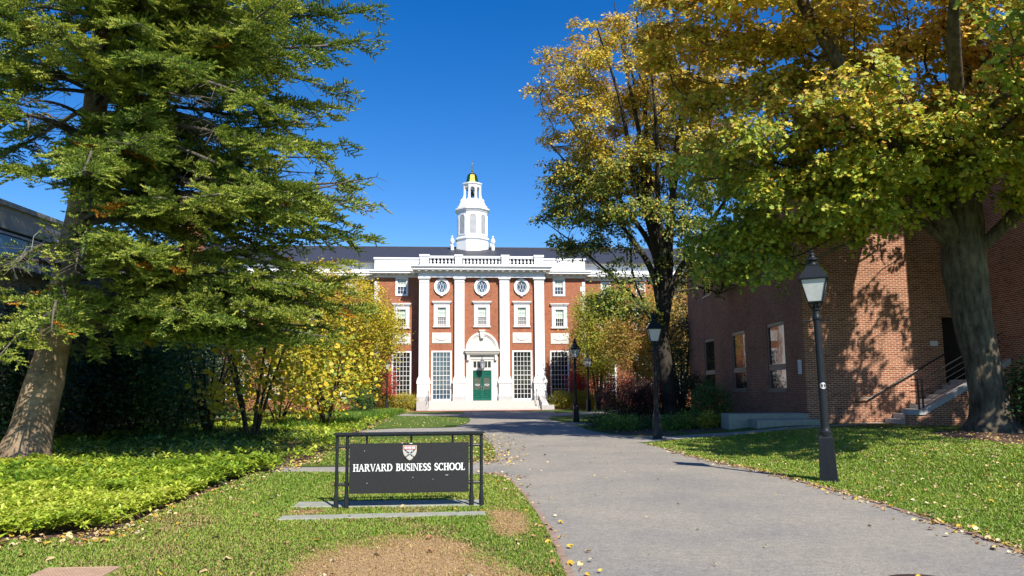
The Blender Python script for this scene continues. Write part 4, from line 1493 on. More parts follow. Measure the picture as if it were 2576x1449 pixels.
# stair
SX, SZ = 13.15, .33
mb = MB()
ST = 9
for i in range(ST):
    mb.box(SX + .30 * i, SX + .30 * (i + 1) if i < ST - 1 else 16.55, 25.98, Y0 - .02, .0, SZ + .165 * (i + 1))
mb.build('steps', M['granite_warm'], RB)
slope = .165 / .30
mb = MB()
cx0, cx1 = 13.05, 16.55
def ctop(x): return SZ + .34 + max(0, x - 13.55) * slope
mb.prism_xz([(cx0, 0), (cx1, 0), (cx1, ctop(cx1)), (13.55, ctop(13.55)), (cx0, ctop(cx0))], 25.68, 25.94)
mb.build('cheek_wall', M['brick2'], RB)
mb = MB()
mb.prism_xz([(cx0 - .04, ctop(cx0)), (13.55, ctop(13.55)), (cx1, ctop(cx1)), (cx1, ctop(cx1) + .17), (13.52, ctop(13.55) + .17), (cx0 - .04, ctop(cx0) + .17)], 25.63, 25.97)
mb.build('coping', M['granite'], RB)

r = empty('wall_handrail', (12.5, Y0 - .1, 1.0))
tag(r, 'single dark handrail fixed along the sunlit brick wall', 'handrail')
mb = MB()
mb.tube([(-.35, -.02, .18), (.12, -.02, .2), (.3, -.02, .3), (3.2, -.02, .3 + 2.9 * slope)], .028, 8)
mb.tube([(-.35, -.02, .18), (-.35, -.02, .08), (-.2, -.02, .06)], .022, 8)
mb.build('rail', M['iron'], r)
for x in (.1, 1.1, 2.1, 3.0):
    mb = MB(); z = .2 + max(0, (x - .3)) * slope + (.1 if x > .3 else 0) - .03
    mb.tube([(x, -.02, z), (x, .03, z - .07), (x, .1, z - .07)], .014, 6); mb.build('bracket', M['iron'], r)

r = empty('stair_railing', (13.45, 25.8, SZ + .5))
tag(r, 'black five bar stair railing standing on the sloping pale coping', 'railing')
for x in (.02, .16, 2.2):
    mb = MB(); z = max(0, x - .1) * slope
    mb.tube([(x, 0, z), (x, 0, z + .98)], .032 if x < .3 else .022, 8); mb.build('post', M['iron'], r)
mb = MB()
for q in range(5):
    z = .16 + q * .20
    mb.tube([(-.32 + .03 * q, 0, z + .04), (.2, 0, z + .04), (3.0, 0, z + .04 + 2.8 * slope)], .02 if q == 4 else .012, 6)
mb.build('rail', M['iron'], r)

lg = empty('stone_ledge', (0, 0, 0))
tag(lg, 'low two level pale stone ledge at the foot of the brown brick wall', 'ledge')
mb = MB(); mb.bevel_box(8.25, 10.38, 26.35, 27.25, .1, .33 + .19, .02); mb.build('base_block', M['kerb'], lg)
mb = MB(); mb.bevel_box(7.55, 10.36, 27.3, 28.3, .1, .33 + .36, .02); mb.build('slab', M['kerb'], lg)

pl = MB()
pl.bevel_box(-.16, .16, -.012, .012, -.26, .26, .004)
o = pl.build('wall_notice', M['paper']); o.location = (X0 - .018, 28.05, 2.33); o.rotation_euler = (0, 0, -PI / 2)
tag(o, 'small white notice on the shaded wall near the building corner', 'notice')
pl = MB()
for i in range(5):
    pl.box(-.11, .11 - .05 * (i % 2), -.016, -.0125, .16 - i * .08, .175 - i * .08)
pl.build('notice_text', M['blind_grey'], o)
pl = MB(); pl.bevel_box(-.13, .13, -.02, .02, -.09, .09, .004)
o = pl.build('wall_plate', M['paper']); o.location = (15.1, Y0 - .021, 3.12)
tag(o, 'small pale plate on the shaded wall beside the entrance', 'plate')

# ------------------------------------------------------------------ beige concrete building behind the conifer
LB = empty('concrete_building', (0, 0, 0))
tag(LB, 'beige concrete building with a glazed balcony behind the conifer', 'building')
mb = MB()
mb.box(-40, -16.6, 12, 44, 0, 5.55); mb.box(-40, -15.7, 12, 44.0, 5.55, 5.8)
mb.build('lower_wall', M['concrete'], LB)
mb = MB()
mb.box(-40, -15.9, 12, 44.2, 6.75, 7.45); mb.box(-40, -15.8, 12, 44.3, 7.45, 7.6)
mb.build('parapet', M['concrete'], LB)
mb = MB()
for i in range(13):
    y = 13 + i * 2.55
    mb.box(-16.02, -15.94, y - .06, y + .06, 5.8, 6.75)
mb.box(-16.0, -15.9, 12, 44, 6.58, 6.66)
wf = mb.build('window_frame', M['lantern_grey'], LB)
for i in range(12):
    y = 13 + i * 2.55
    MB().box(-16.0, -15.97, y + .07, y + 2.48, 5.82, 6.57).build('glass_panel', M['glass_sky_paint'], wf)
MB().box(-17.5, -17.2, 12, 44, 5.81, 6.74).build('back_wall', M['concrete'], LB)

# ------------------------------------------------------------------ street lamps
def make_lamp():
    r = empty('street_lamp')
    # pedestal: tapered square with chamfered shoulders and plinth
    mb = MB()
    q = PI / 4
    s2 = math.sqrt(2)
    mb.lathe([(.165 * s2, 0), (.165 * s2, .035), (.145 * s2, .055), (.118 * s2, .74), (.118 * s2, .76), (.075 * s2, .83)], (0, 0, 0), 4, smooth_=False, rot=q)
    for k_ in range(4):
        a = PI / 2 * k_
        c, s_ = math.cos(a), math.sin(a)
        for zz0, zz1, w in ((.16, .62, .012),):
            pts = []
            for u, z in ((-w, zz0), (w, zz0), (w, zz1), (-w, zz1)):
                d = .145 - .027 * (z - .055) / .685 + .004
                pts.append((d * c - u * s_, d * s_ + u * c, z))
            mb.add(pts, [(0, 1, 2, 3)])
    mb.build('pedestal', M['lamp_iron'], r)
    mb = MB()
    mb.lathe([(.11, .80), (.115, .83), (.115, .87), (.09, .89), (.078, .93), (.074, .98), (.059, 2.80), (.075, 2.82), (.08, 2.85), (.07, 2.88), (.055, 2.92), (.055, 2.97), (.075, 2.99), (.078, 3.02), (.05, 3.05), (.048, 3.10), (.07, 3.13)], (0, 0, 0), 16)
    p = mb.build('post', M['lamp_iron'], r)
    mb = MB()
    mb.tube([(-.20, 0, 2.80), (.20, 0, 2.80)], .014, 6)
    for s_ in (-1, 1):
        mb.lathe([(.0, -.02), (.024, -.01), (.024, .01), (0, .02)], (s_ * .2, 0, 2.80), 8)
        mb.tube([(0, s_ * .05, 3.0), (0, s_ * .10, 3.07), (0, s_ * .12, 3.14)], .012, 5)
        mb.tube([(s_ * .05, 0, 3.0), (s_ * .10, 0, 3.07), (s_ * .12, 0, 3.14)], .012, 5)
    mb.build('ladder_bar', M['lamp_iron'], p)
    # lantern
    mb = MB()
    b0, b1, zb, zt = .125, .215, 3.14, 3.52
    mb.box(-b0 - .01, b0 + .01, -b0 - .01, b0 + .01, zb - .02, zb)
    for sx in (-1, 1):
        for sy in (-1, 1):
            mb.tube([(sx * b0, sy * b0, zb), (sx * b1, sy * b1, zt)], .015, 4)
    mb.box(-b1 - .005, b1 + .005, -b1 - .005, b1 + .005, zt, zt + .02)
    ln = mb.build('lantern', M['lamp_iron'], r)
    mb = MB()
    g0, g1 = b0 - .004, b1 - .004
    for k_ in range(4):
        a = PI / 2 * k_
        c, s_ = math.cos(a), math.sin(a)
        pts = [(g0, -g0 + .01, zb), (g0, g0 - .01, zb), (g1, g1 - .01, zt), (g1, -g1 + .01, zt)]
        pts2 = [(g0 - .012, -g0 + .01, zb), (g0 - .012, g0 - .01, zb), (g1 - .012, g1 - .01, zt), (g1 - .012, -g1 + .01, zt)]
        mb.add([(x * c - y * s_, x * s_ + y * c, z) for x, y, z in pts + pts2], [(0, 1, 2, 3), (7, 6, 5, 4)])
    mb.build('glass', M['frost'], ln)
    mb = MB()
    mb.lathe([(.245 * s2, 3.525), (.25 * s2, 3.545), (.235 * s2, 3.56), (.105 * s2, 3.77), (.11 * s2, 3.785), (.09 * s2, 3.80)], (0, 0, 0), 4, smooth_=False, rot=q)
    rf_ = mb.build('lamp_roof', M['lamp_iron'], r)
    mb = MB()
    mb.lathe([(.09, 3.80), (.075, 3.84), (.08, 3.86), (.115, 3.885), (.105, 3.905), (.06, 3.93), (.05, 3.96), (.062, 3.975), (.05, 4.0), (.035, 4.02), (.048, 4.045), (.03, 4.065), (.0, 4.07)], (0, 0, 0), 14)
    mb.build('finial', M['lamp_iron'], rf_)
    return r


LAMP_G = 'old fashioned lamps along the path'
lamp_labels = [
    ((2086, 1213), None, 'tall black lantern lamp on the right lawn with a white round sticker'),
    ((1654, 1104), None, 'black lamp standing close before the dark autumn tree trunk'),
    ((1449, 1061), None, 'black lamp at the path bend, between portico and purple shrubs'),
    ((1481, 1034), None, 'farthest lamp, dark post before the yellow hedge and red shrub'),
    ((977, 1030), None, 'lamp in front of the hall left of the entrance, head among yellow leaves'),
    (None, (-12.25, 19.6), 'lamp half hidden behind the conifer trunk and its low branches'),
]
lamp0 = make_lamp()
for i, (px, pos, lab) in enumerate(lamp_labels):
    o = lamp0 if i == 0 else copy_tree(lamp0)
    p = G(*px) if px else Vector((pos[0], pos[1], 0))
    if i == 4: p = Vector((-9.3, 57.3, 0))
    o.location = (p.x, p.y, p.z - .01)
    o.rotation_euler = (0, 0, math.radians([-24, -6, 10, 14, 20, 30][i]))
    tag(o, lab, 'street lamp', LAMP_G)
lamp0.rotation_euler = (math.radians(.5), math.radians(-.9), math.radians(-24))
# round sticker on the nearest post
mb = MB()
rr = .068
for a0, a1, r0, r1, off in ((0, 2 * PI, .0, .055, .001), (0, 2 * PI, .026, .034, .0022)):
    v, f = [], []
    n = 24
    for i in range(n + 1):
        a = a0 + (a1 - a0) * i / n
        for r_ in (r0, r1):
            u, z = r_ * math.cos(a), r_ * math.sin(a)
            th = u / rr
            v.append(((rr + off) * math.sin(th), -(rr + off) * math.cos(th), 1.66 + z))
    for i in range(n):
        f.append((2 * i, 2 * i + 1, 2 * i + 3, 2 * i + 2))
    mb.add(v, f, 0 if r0 == 0 else 1)
post0 = [c for c in lamp0.children if c.name.startswith('post')][0]
st = mb.build('sticker', [M['paper'], M['blind_grey']], post0)
st.rotation_euler = (0, 0, math.radians(24))
st['label'] = 'round white sticker with a grey ring'

# ------------------------------------------------------------------ the sign
sg = empty('campus_sign', (-1.455, 11.0, 0), math.radians(4.4))
tag(sg, 'low black sign with white lettering and a shield on the lawn', 'sign')
SH = .995
for x in (-1.005, -.865, .865, 1.005):
    mb = MB()
    mb.lathe([(.036, -.02), (.034, .14), (.026, .24), (.023, .32), (.023, SH)], (x, 0, 0), 10)
    mb.build('post', M['iron'], sg)
mb = MB()
for s_ in (-1, 1):
    for z in (.86, .345):
        mb.tube([(s_ * 1.005, 0, z), (s_ * .80, 0, z)], .019, 8)
        mb.tube([(s_ * 1.005, 0, z - .03), (s_ * 1.005, 0, z + .03)], .03, 8)
        mb.tube([(s_ * .865, 0, z - .03), (s_ * .865, 0, z + .03)], .03, 8)
mb.build('cross_bar', M['iron'], sg)
mb = MB()
for x in (-.60, .02, .60):
    mb.tube([(x, .03, .88), (x, .03, SH)], .016, 6)
mb.build('hanger', M['iron'], sg)
mb = MB()
mb.box(-1.03, 1.03, -.035, .035, SH, SH + .025); mb.bevel_box(-1.05, 1.05, -.06, .06, SH + .025, SH + .055, .008)
mb.build('top_rail', M['iron'], sg)
mb = MB()
PF = -.055
mb.box(-.825, .825, PF, PF + .03, .22, .90)
pn = mb.build('sign_panel', M['sign_panel'], sg)


class Pen:
    """flat strokes on the panel face, each a hair prouder than the last"""
    def __init__(s): s.mb, s.k = MB(), 0
    def poly(s, pts, mi=0, base=0.0):
        y0 = PF - .004 - base - .00035 * s.k
        s.k = (s.k + 1) % 9
        area = sum(pts[i][0] * pts[(i + 1) % len(pts)][1] - pts[(i + 1) % len(pts)][0] * pts[i][1] for i in range(len(pts)))
        if area < 0: pts = pts[::-1]
        s.mb.prism_xz(pts, y0, PF + .0005, mi)
    def strip(s, path, widths, mi=0):
        path = [np.array(p, float) for p in path]
        L, Rr = [], []
        for i, p in enumerate(path):
            t = path[min(i + 1, len(path) - 1)] - path[max(i - 1, 0)]
            t /= np.linalg.norm(t) + 1e-9
            n = np.array([-t[1], t[0]])
            L.append(p + n * widths[i] / 2); Rr.append(p - n * widths[i] / 2)
        y0 = PF - .004 - .00035 * s.k
        s.k = (s.k + 1) % 9
        n = len(path)
        v = [(q[0], y0, q[1]) for q in L] + [(q[0], y0, q[1]) for q in Rr] + [(q[0], PF + .0005, q[1]) for q in L] + [(q[0], PF + .0005, q[1]) for q in Rr]
        f = []
        for i in range(n - 1):
            f += [(i, i + 1, n + i + 1, n + i)[::-1], (i, i + 1, 2 * n + i + 1, 2 * n + i), (n + i, n + i + 1, 3 * n + i + 1, 3 * n + i)[::-1]]
        f += [(0, n, 3 * n, 2 * n), (n - 1, 2 * n - 1, 4 * n - 1, 3 * n - 1)[::-1]]
        s.mb.add(v, f, mi)


TK, TN, SR = .20, .105, .085     # thick stem, thin stroke, serif height (letter height = 1)


def arc(cx, cz, rx, rz, a0, a1, n=16):
    return [(cx + rx * math.cos(math.radians(a0 + (a1 - a0) * i / n)), cz + rz * math.sin(math.radians(a0 + (a1 - a0) * i / n))) for i in range(n + 1)]


def awid(path, tk=TK, tn=TN):
    out = []
    for i in range(len(path)):
        a, b = path[max(0, i - 1)], path[min(len(path) - 1, i + 1)]
        d = math.hypot(b[0] - a[0], b[1] - a[1]) + 1e-9
        out.append(tn + (tk - tn) * abs(b[1] - a[1]) / d)
    return out


def glyph(c):
    """list of ('r', x0, x1, z0, z1) | ('p', pts) | ('s', path, widths); second value: advance"""
    R, P, S = [], [], []
    def stem(x, serif=True, w=TK, top=True, bot=True):
        R.append((x - w / 2, x + w / 2, 0, 1))
        if serif:
            e = .10
            if bot: R.append((x - w / 2 - e, x + w / 2 + e, 0, SR))
            if top: R.append((x - w / 2 - e, x + w / 2 + e, 1 - SR, 1))
    if c == 'H':
        stem(.20); stem(.72); R.append((.25, .68, .47, .47 + TN)); adv = .92
    elif c == 'A':
        P.append([(.06, 0), (.06 + TN * 1.1, 0), (.44, .97), (.36, 1.0)]); P.append([(.34, 1.0), (.50, 1.0), (.86, 0), (.66, 0)])
        R.append((.20, .66, .30, .30 + TN)); R.append((-.02, .26, 0, SR)); R.append((.58, .95, 0, SR)); adv = .92
    elif c == 'R':
        stem(.20); p = [(.2, .955)] + arc(.42, .735, .21, .22, 90, -90) + [(.2, .515)]
        S.append((p, awid(p))); P.append([(.40, .50), (.56, .50), (.92, 0), (.70, 0)]); R.append((.66, .96, 0, SR)); adv = .92
    elif c == 'V':
        P.append([(.05, 1), (.25, 1), (.52, .0), (.40, 0)]); P.append([(.72, 1), (.83, 1), (.52, 0), (.44, 0)])
        R.append((-.03, .33, 1 - SR, 1)); R.append((.62, .92, 1 - SR, 1)); adv = .86
    elif c == 'D':
        stem(.20); p = [(.2, .955)] + arc(.42, .5, .40, .455, 90, -90) + [(.2, .045)]
        S.append((p, awid(p))); adv = .98
    elif c == 'B':
        stem(.20); p = [(.2, .955)] + arc(.40, .745, .19, .21, 90, -90) + [(.2, .535)]
        S.append((p, awid(p))); p = [(.2, .52)] + arc(.43, .285, .23, .24, 90, -90) + [(.2, .045)]; S.append((p, awid(p))); adv = .80
    elif c == 'U':
        p = [(.20, 1)] + [(.20, .45)] + arc(.47, .34, .27, .295, 180, 360) + [(.74, .45), (.74, 1)]
        w = [TK, TK] + [TK - (TK - TN) * i / 16 if i < 9 else TN for i in range(17)] + [TN, TN]
        S.append((p, w)); R.append((.02, .38, 1 - SR, 1)); R.append((.60, .88, 1 - SR, 1)); adv = .90
    elif c == 'S':
        p = arc(.33, .735, .21, .22, 20, 250, 14) + arc(.31, .265, .235, .22, 70, -160, 14)
        S.append((p, [TN + .09 * math.sin(PI * i / (len(p) - 1)) for i in range(len(p))]))
        R.append((.50, .56, .70, .97)); R.append((.06, .12, .03, .32)); adv = .66
    elif c == 'I':
        stem(.20); adv = .40
    elif c == 'N':
        stem(.17, w=TN, top=True); stem(.78, w=TN, bot=False); P.append([(.10, 1), (.30, 1), (.84, 0), (.72, 0)]); adv = .95
    elif c == 'E':
        stem(.20); R.append((.2, .64, 0, SR)); R.append((.2, .62, 1 - SR, 1)); R.append((.2, .52, .48, .48 + TN))
        R.append((.58, .64, 0, .24)); R.append((.56, .62, .78, 1)); R.append((.48, .53, .40, .66)); adv = .72
    elif c == 'C':
        p = arc(.48, .5, .37, .455, 42, 318, 24); S.append((p, awid(p))); R.append((.70, .77, .68, .97)); R.append((.70, .77, .05, .26)); adv = .86
    elif c == 'O':
        p = arc(.48, .5, .37, .455, 0, 360, 32); S.append((p, awid(p))); adv = .96
    elif c == 'L':
        stem(.20); R.append((.2, .66, 0, SR)); R.append((.60, .66, 0, .28)); adv = .70
    else:
        adv = .52
    return R, P, S, adv


def write(text, x0, x1, zb, hgt):
    tot = sum(glyph(c)[3] for c in text)
    sx = (x1 - x0) / tot
    pen = Pen()
    x = x0
    for c in text:
        R, P, S, adv = glyph(c)
        for a, b, c0, d in R: pen.poly([(x + a * sx, zb + c0 * hgt), (x + b * sx, zb + c0 * hgt), (x + b * sx, zb + d * hgt), (x + a * sx, zb + d * hgt)])
        for p in P: pen.poly([(x + q[0] * sx, zb + q[1] * hgt) for q in p])
        for p, w in S: pen.strip([(x + q[0] * sx, zb + q[1] * hgt) for q in p], [k * (sx + hgt) / 2 for k in w])
        x += adv * sx
    return pen.mb


write("HARVARD BUSINESS SCHOOL", -.775, .775, .520, .100).build('lettering', M['letter'], pn)


mb = MB()
for x, z, w_, h_ in ((-.62, .80, .007, .004), (-.58, .36, .008, .004), (.33, .40, .006, .003), (.52, .455, .03, .003), (.28, .62, .004, .006), (.05, .43, .005, .005), (.02, .895, .03, .006), (-.1, .9, .012, .004)):
    mb.prism_xz([(x - w_, z), (x, z - h_), (x + w_, z + h_ * .3), (x + w_ * .2, z + h_)], PF - .0016, PF + .001)
sc_ = mb.build('paint_chips', M['letter'], pn)
sc_['kind'] = 'stuff'


def shield(cx, zt, w, h):
    """shield: pale rim, red chief with three books, silver field with a black cross of lozenges"""
    def outline(s, dz=0):
        pts = [(-.5, 0), (.5, 0), (.5, -.38), (.44, -.60), (.30, -.80), (.12, -.94), (0, -1.0), (-.12, -.94), (-.30, -.80), (-.44, -.60), (-.5, -.38)]
        c = (0, -.42)
        return [(cx + (c[0] + (p[0] - c[0]) * s) * w, zt + (c[1] + (p[1] - c[1]) * s) * h) for p in pts]
    def prism(mb, pts, y0, y1, mi):
        a = sum(pts[i][0] * pts[(i + 1) % len(pts)][1] - pts[(i + 1) % len(pts)][0] * pts[i][1] for i in range(len(pts)))
        mb.prism_xz(pts if a > 0 else pts[::-1], y0, y1, mi)
    mb = MB()
    prism(mb, outline(1.0), PF - .012, PF + .001, 0)
    prism(mb, outline(.90), PF - .015, PF - .011, 1)
    x0, x1 = cx - .455 * w, cx + .455 * w
    prism(mb, [(x0, zt - .27 * h), (x1, zt - .27 * h), (x1, zt - .035 * h), (x0, zt - .035 * h)], PF - .018, PF - .011, 2)
    for k_ in (-1, 0, 1):
        bx = cx + k_ * .275 * w
        prism(mb, [(bx - .115 * w, zt - .225 * h), (bx + .115 * w, zt - .225 * h), (bx + .115 * w, zt - .075 * h), (bx - .115 * w, zt - .075 * h)], PF - .021, PF - .011, 3)
        for q in range(2 if k_ < 1 else 3):
            lx = bx - .05 * w + q * .06 * w
            prism(mb, [(lx - .014 * w, zt - .18 * h), (lx + .014 * w, zt - .18 * h), (lx + .014 * w, zt - .12 * h), (lx - .014 * w, zt - .12 * h)], PF - .023, PF - .011, 5)
    cz = zt - .555 * h
    for sx in (-1, 1):
        for sz in (-1, 1):
            for d, r_ in ((.13, .062), (.205, .045), (.285, .05), (.345, .035)):
                x, z = cx + sx * d * w * 1.0, cz + sz * d * h * .72
                if sz < 0 and d > .30: continue
                rx, rz = r_ * w * 1.25, r_ * h * 1.0
                if d == .205:
                    pts = [(x + rx * 1.25 * math.cos(a), z + rz * 1.25 * math.sin(a)) for a in np.linspace(0, 2 * PI, 9)[:-1]]
                    prism(mb, pts, PF - .0185, PF - .011, 4)
                    pts = [(x + rx * .8 * math.cos(a), z + rz * .8 * math.sin(a)) for a in np.linspace(0, 2 * PI, 9)[:-1]]
                    prism(mb, pts, PF - .0205, PF - .011, 1)
                else:
                    prism(mb, [(x - rx, z), (x, z - rz), (x + rx, z), (x, z + rz)], PF - .018 - .0005 * (d > .25), PF - .011, 4)
    for r_, mi, y in ((.085, 4, .019), (.052, 1, .0215)):
        prism(mb, [(cx + r_ * w * math.cos(a), cz + r_ * h * .85 * math.sin(a)) for a in np.linspace(0, 2 * PI, 13)[:-1]], PF - y, PF - .011, mi)
    return mb


shield(.005, .868, .19, .205).build('shield', [M['shield_edge'], M['shield_grey'], M['red_enamel'], M['paper'], M['iron'], M['blind_grey']], pn)

# granite strips under and before the sign
for pts, lab in (([(735, 1281), (752, 1268), (1217, 1261.5), (1217, 1276.5)], 'grey granite strip under the sign posts'),
                 ([(695, 1313.5), (712, 1303.5), (1219, 1291.5), (1222, 1299.5)], 'grey granite strip set in the lawn before the sign')):
    q = px_poly(pts, 0)
    mb = MB()
    c = np.mean(q, 0)
    a = sum(q[i][0] * q[(i + 1) % 4][1] - q[(i + 1) % 4][0] * q[i][1] for i in range(4))
    if a < 0: q = q[::-1]
    v = [(p[0], p[1], -.1) for p in q] + [(p[0], p[1], .026) for p in q] + [(c[0] + (p[0] - c[0]) * .997, c[1] + (p[1] - c[1]) * .95, .034) for p in q]
    f = [(8, 9, 10, 11)]
    for i in range(4):
        j = (i + 1) % 4
        f += [(i, j, 4 + j, 4 + i), (4 + i, 4 + j, 8 + j, 8 + i)]
    mb.add(v, f)
    tag(mb.build('granite_strip', M['kerb']), lab, 'kerb stone', 'granite strips at the sign')

# drain grating, lower left
gr = empty('drain_grating', (-3.98, 7.12, .02), math.radians(3))
tag(gr, 'tan plastic drain grating sunk in the near lawn', 'grating')
mb = MB()
W_, D_ = .62, .78
mb.box(-W_ / 2 - .02, -W_ / 2, -D_, .3, -.03, .014); mb.box(W_ / 2, W_ / 2 + .02, -D_, .3, -.03, .014); mb.box(-W_ / 2, W_ / 2, .28, .3, -.03, .014)
for i in range(1, 20):
    x = -W_ / 2 + W_ * i / 20
    mb.box(x - .0085, x + .0085, -D_, .28, .003, .012)
for i in range(24):
    y = -D_ + .02 + i * .0445
    for j in range(20):
        xa = -W_ / 2 + W_ * j / 20 + (.0085 if j else 0); xb = -W_ / 2 + W_ * (j + 1) / 20 - (.0085 if j < 19 else 0)
        mb.box(xa, xb, y - .011, y + .011, .003, .0095)
mb.build('grid', M['rust'], gr)
MB().box(-W_ / 2 + .001, W_ / 2 - .001, -D_, .279, -.06, .0025).build('pit_shade', M['dark_hole'], gr)  # near-black plate close under the bars paints the shade of the pit

mh = empty('manhole_cover', (3.42, 6.62, .012))
tag(mh, 'round rusty iron manhole cover in the near asphalt', 'manhole cover')
mb = MB()
mb.lathe([(.30, -.02), (.30, .006), (.345, .006), (.35, -.02)], (0, 0, 0), 40, cap=False)
mb.build('rim', M['manhole'], mh)
mb = MB()
mb.lathe([(.298, -.02), (.298, .0), (.0, .001)], (0, 0, 0), 40, cap=False)
for i in range(16):
    a = 2 * PI * i / 16
    c, s_ = math.cos(a), math.sin(a)
    for r0, r1 in ((.08, .17), (.19, .28)):
        w0, w1 = r0 * .13, r1 * .13
        p = [(r0, -w0), (r1, -w1), (r1, w1), (r0, w0)]
        mb.prism_xy([(x * c - y * s_, x * s_ + y * c) for x, y in p], -.01, .008)
mb.build('lid', M['manhole'], mh)


# ------------------------------------------------------------------ trees and shrubs
def grow(root_pts, root_par, targets, bias=.35, up=.0):
    """joins every target to the nearest skeleton point (short total path preferred); returns points, parents"""
    base = np.array(root_pts[0], float)
    order = np.argsort(np.linalg.norm(targets - base, axis=1))
    T = targets[order]
    n0 = len(root_pts)
    N = n0 + len(T)
    P = np.zeros((N, 3)); P[:n0] = root_pts
    par = np.full(N, -1); par[:n0] = root_par
    plen = np.zeros(N)
    for i in range(1, n0):
        plen[i] = plen[par[i]] + np.linalg.norm(P[i] - P[par[i]])
    for i in range(len(T)):
        k = n0 + i
        d = T[i] - P[:k]
        L = np.linalg.norm(d, axis=1)
        cost = L + bias * plen[:k] + up * np.maximum(0, -d[:, 2])
        cost[0] += 1e3 if n0 > 1 else 0
        j = int(np.argmin(cost))
        P[k] = T[i]; par[k] = j; plen[k] = plen[j] + L[j]
    return P, par


def wood(P, par, r_tip, power=.46, r_max=.3, n_root=0, root_r=None, k=5):
    """tapered, slightly bent tubes along the skeleton"""
    N = len(P)
    cnt = np.zeros(N)
    ch = np.zeros(N)
    for i in range(N): 
        if par[i] >= 0: ch[par[i]] += 1
    cnt[ch == 0] = 1
    for i in range(N - 1, n_root - 1, -1):
        if cnt[i] == 0: cnt[i] = 1
        if par[i] >= n_root: cnt[par[i]] += cnt[i]
    r = np.minimum(r_tip * np.maximum(cnt, 1) ** power, r_max)
    if root_r is not None: r[:n_root] = root_r
    idx = np.arange(max(n_root, 1), N)
    p = par[idx]
    A, B = P[p], P[idx]
    gp_ = par[p]
    dirp = np.where((gp_ >= 0)[:, None], unit(A - P[np.maximum(gp_, 0)]), np.array([[0, 0, 1.]]))
    L = np.linalg.norm(B - A, axis=1, keepdims=True)
    mid = (A + B) / 2 + dirp * L * .13 + rng.normal(0, .03, A.shape) * L
    rA = np.minimum(r[p], r[idx] * 1.5); rB = r[idx]
    V1, T1 = seg_tubes(A, mid, rA, (rA + rB) / 2, k)
    V2, T2 = seg_tubes(mid, B, (rA + rB) / 2, rB, k)
    return np.concatenate([V1, V2]), np.concatenate([T1, T2 + len(V1)])


def in_ell(n, c, r, shell=.5, gap_scale=None, gap=.0, seed=1, squash_low=False):
    """points in an ellipsoid, denser outwards, with noisy holes"""
    d = unit(rng.normal(size=(n * 2, 3)))
    rad = rng.random(n * 2) ** (shell * .667)
    Q = d * rad[:, None]
    P = np.array(c) + Q * np.array(r)
    if gap_scale:
        w = wobble3(P, gap_scale, seed)
        P = P[w > gap]
    return P[:n]


def foliage(cent, nper, spread, size, colf, tmpl, up=.55, flat=1.0, droop=.25, sun_bias=.75):
    n = len(cent) * nper
    C0 = np.repeat(cent, nper, 0)
    off = rng.normal(0, 1, (n, 3)) * np.array([spread, spread, spread * flat])
    P = C0 + off
    az = rng.uniform(0, 2 * PI, n)
    D = np.stack([np.cos(az), np.sin(az), rng.normal(-droop, .45, n)], 1)
    Nn = rng.normal(0, .5, (n, 3)) + np.array([0, 0, up * .5]) + np.array(to_sun) * sun_bias
    col = colf(P, np.repeat(np.arange(len(cent)), nper))
    return leaves(P, D, Nn, rng.uniform(size[0], size[1], n), col, tmpl)


def boughs(ells, br, nspray, mind, flat=.6, tries=4000):
    """bough centres kept apart inside the ellipsoids, each with sprays on its upper and outer side"""
    out = []
    for (n, c, r, seed) in ells:
        c, r = np.array(c, float), np.array(r, float)
        got = 0
        for _ in range(tries):
            d = unit(rng.normal(size=(1, 3)))[0] * rng.random() ** .42
            p = c + d * r
            if all(np.linalg.norm((p - q) * np.array([1, 1, 1.35])) > mind for q in out):
                out.append(p); got += 1
                if got >= n: break
    out = np.array(out)
    S = []
    for p in out:
        f = rng.uniform(.7, 1.25)
        d = unit(rng.normal(size=(nspray, 3)))
        d[:, 2] = np.abs(d[:, 2]) * np.where(rng.random(nspray) < .75, 1, -.6)
        S.append(p + d * (rng.random((nspray, 1)) ** .4) * np.array([br, br, br * flat]) * f)
    return np.concatenate(S)


def spray_foliage(cent, center, nper, radius, size, colf, tmpl, out_w=.45, sun_w=.7, droop=.35, keep=1.0):
    """flat leafy sprays: leaves of one spray lie nearly in one plane and hang at its rim"""
    m = len(cent)
    outw = unit(cent - np.asarray(center))
    nc = unit(outw * out_w + np.array(to_sun) * sun_w + np.array([0, 0, .45]) + rng.normal(0, .35, (m, 3)))
    t1 = unit(np.cross(nc, rng.normal(size=(m, 3)))); t2 = np.cross(nc, t1)
    rs = radius * rng.uniform(.65, 1.3, m)
    n = m * nper
    a = rng.uniform(0, 2 * PI, (m, nper)); rr = np.sqrt(rng.random((m, nper))) * rs[:, None]
    off = t1[:, None] * (np.cos(a) * rr)[..., None] + t2[:, None] * (np.sin(a) * rr)[..., None]
    P = cent[:, None] + off + nc[:, None] * rng.normal(0, .07, (m, nper, 1)) 
    P[..., 2] -= droop * rr ** 2 / radius
    D = off / np.maximum(rr[..., None], 1e-6) + rng.normal(0, .55, (m, nper, 3)) + np.array([0, 0, -.45])
    Nn = nc[:, None] + rng.normal(0, .34, (m, nper, 3))
    P, D, Nn = P.reshape(-1, 3), D.reshape(-1, 3), Nn.reshape(-1, 3)
    cid = np.repeat(np.arange(m), nper)
    tone = np.repeat(rng.uniform(.78, 1.22, m), nper)[:, None]
    col = colf(P, cid) * tone
    return leaves(P, D, Nn, rng.uniform(size[0], size[1], n), col, tmpl)


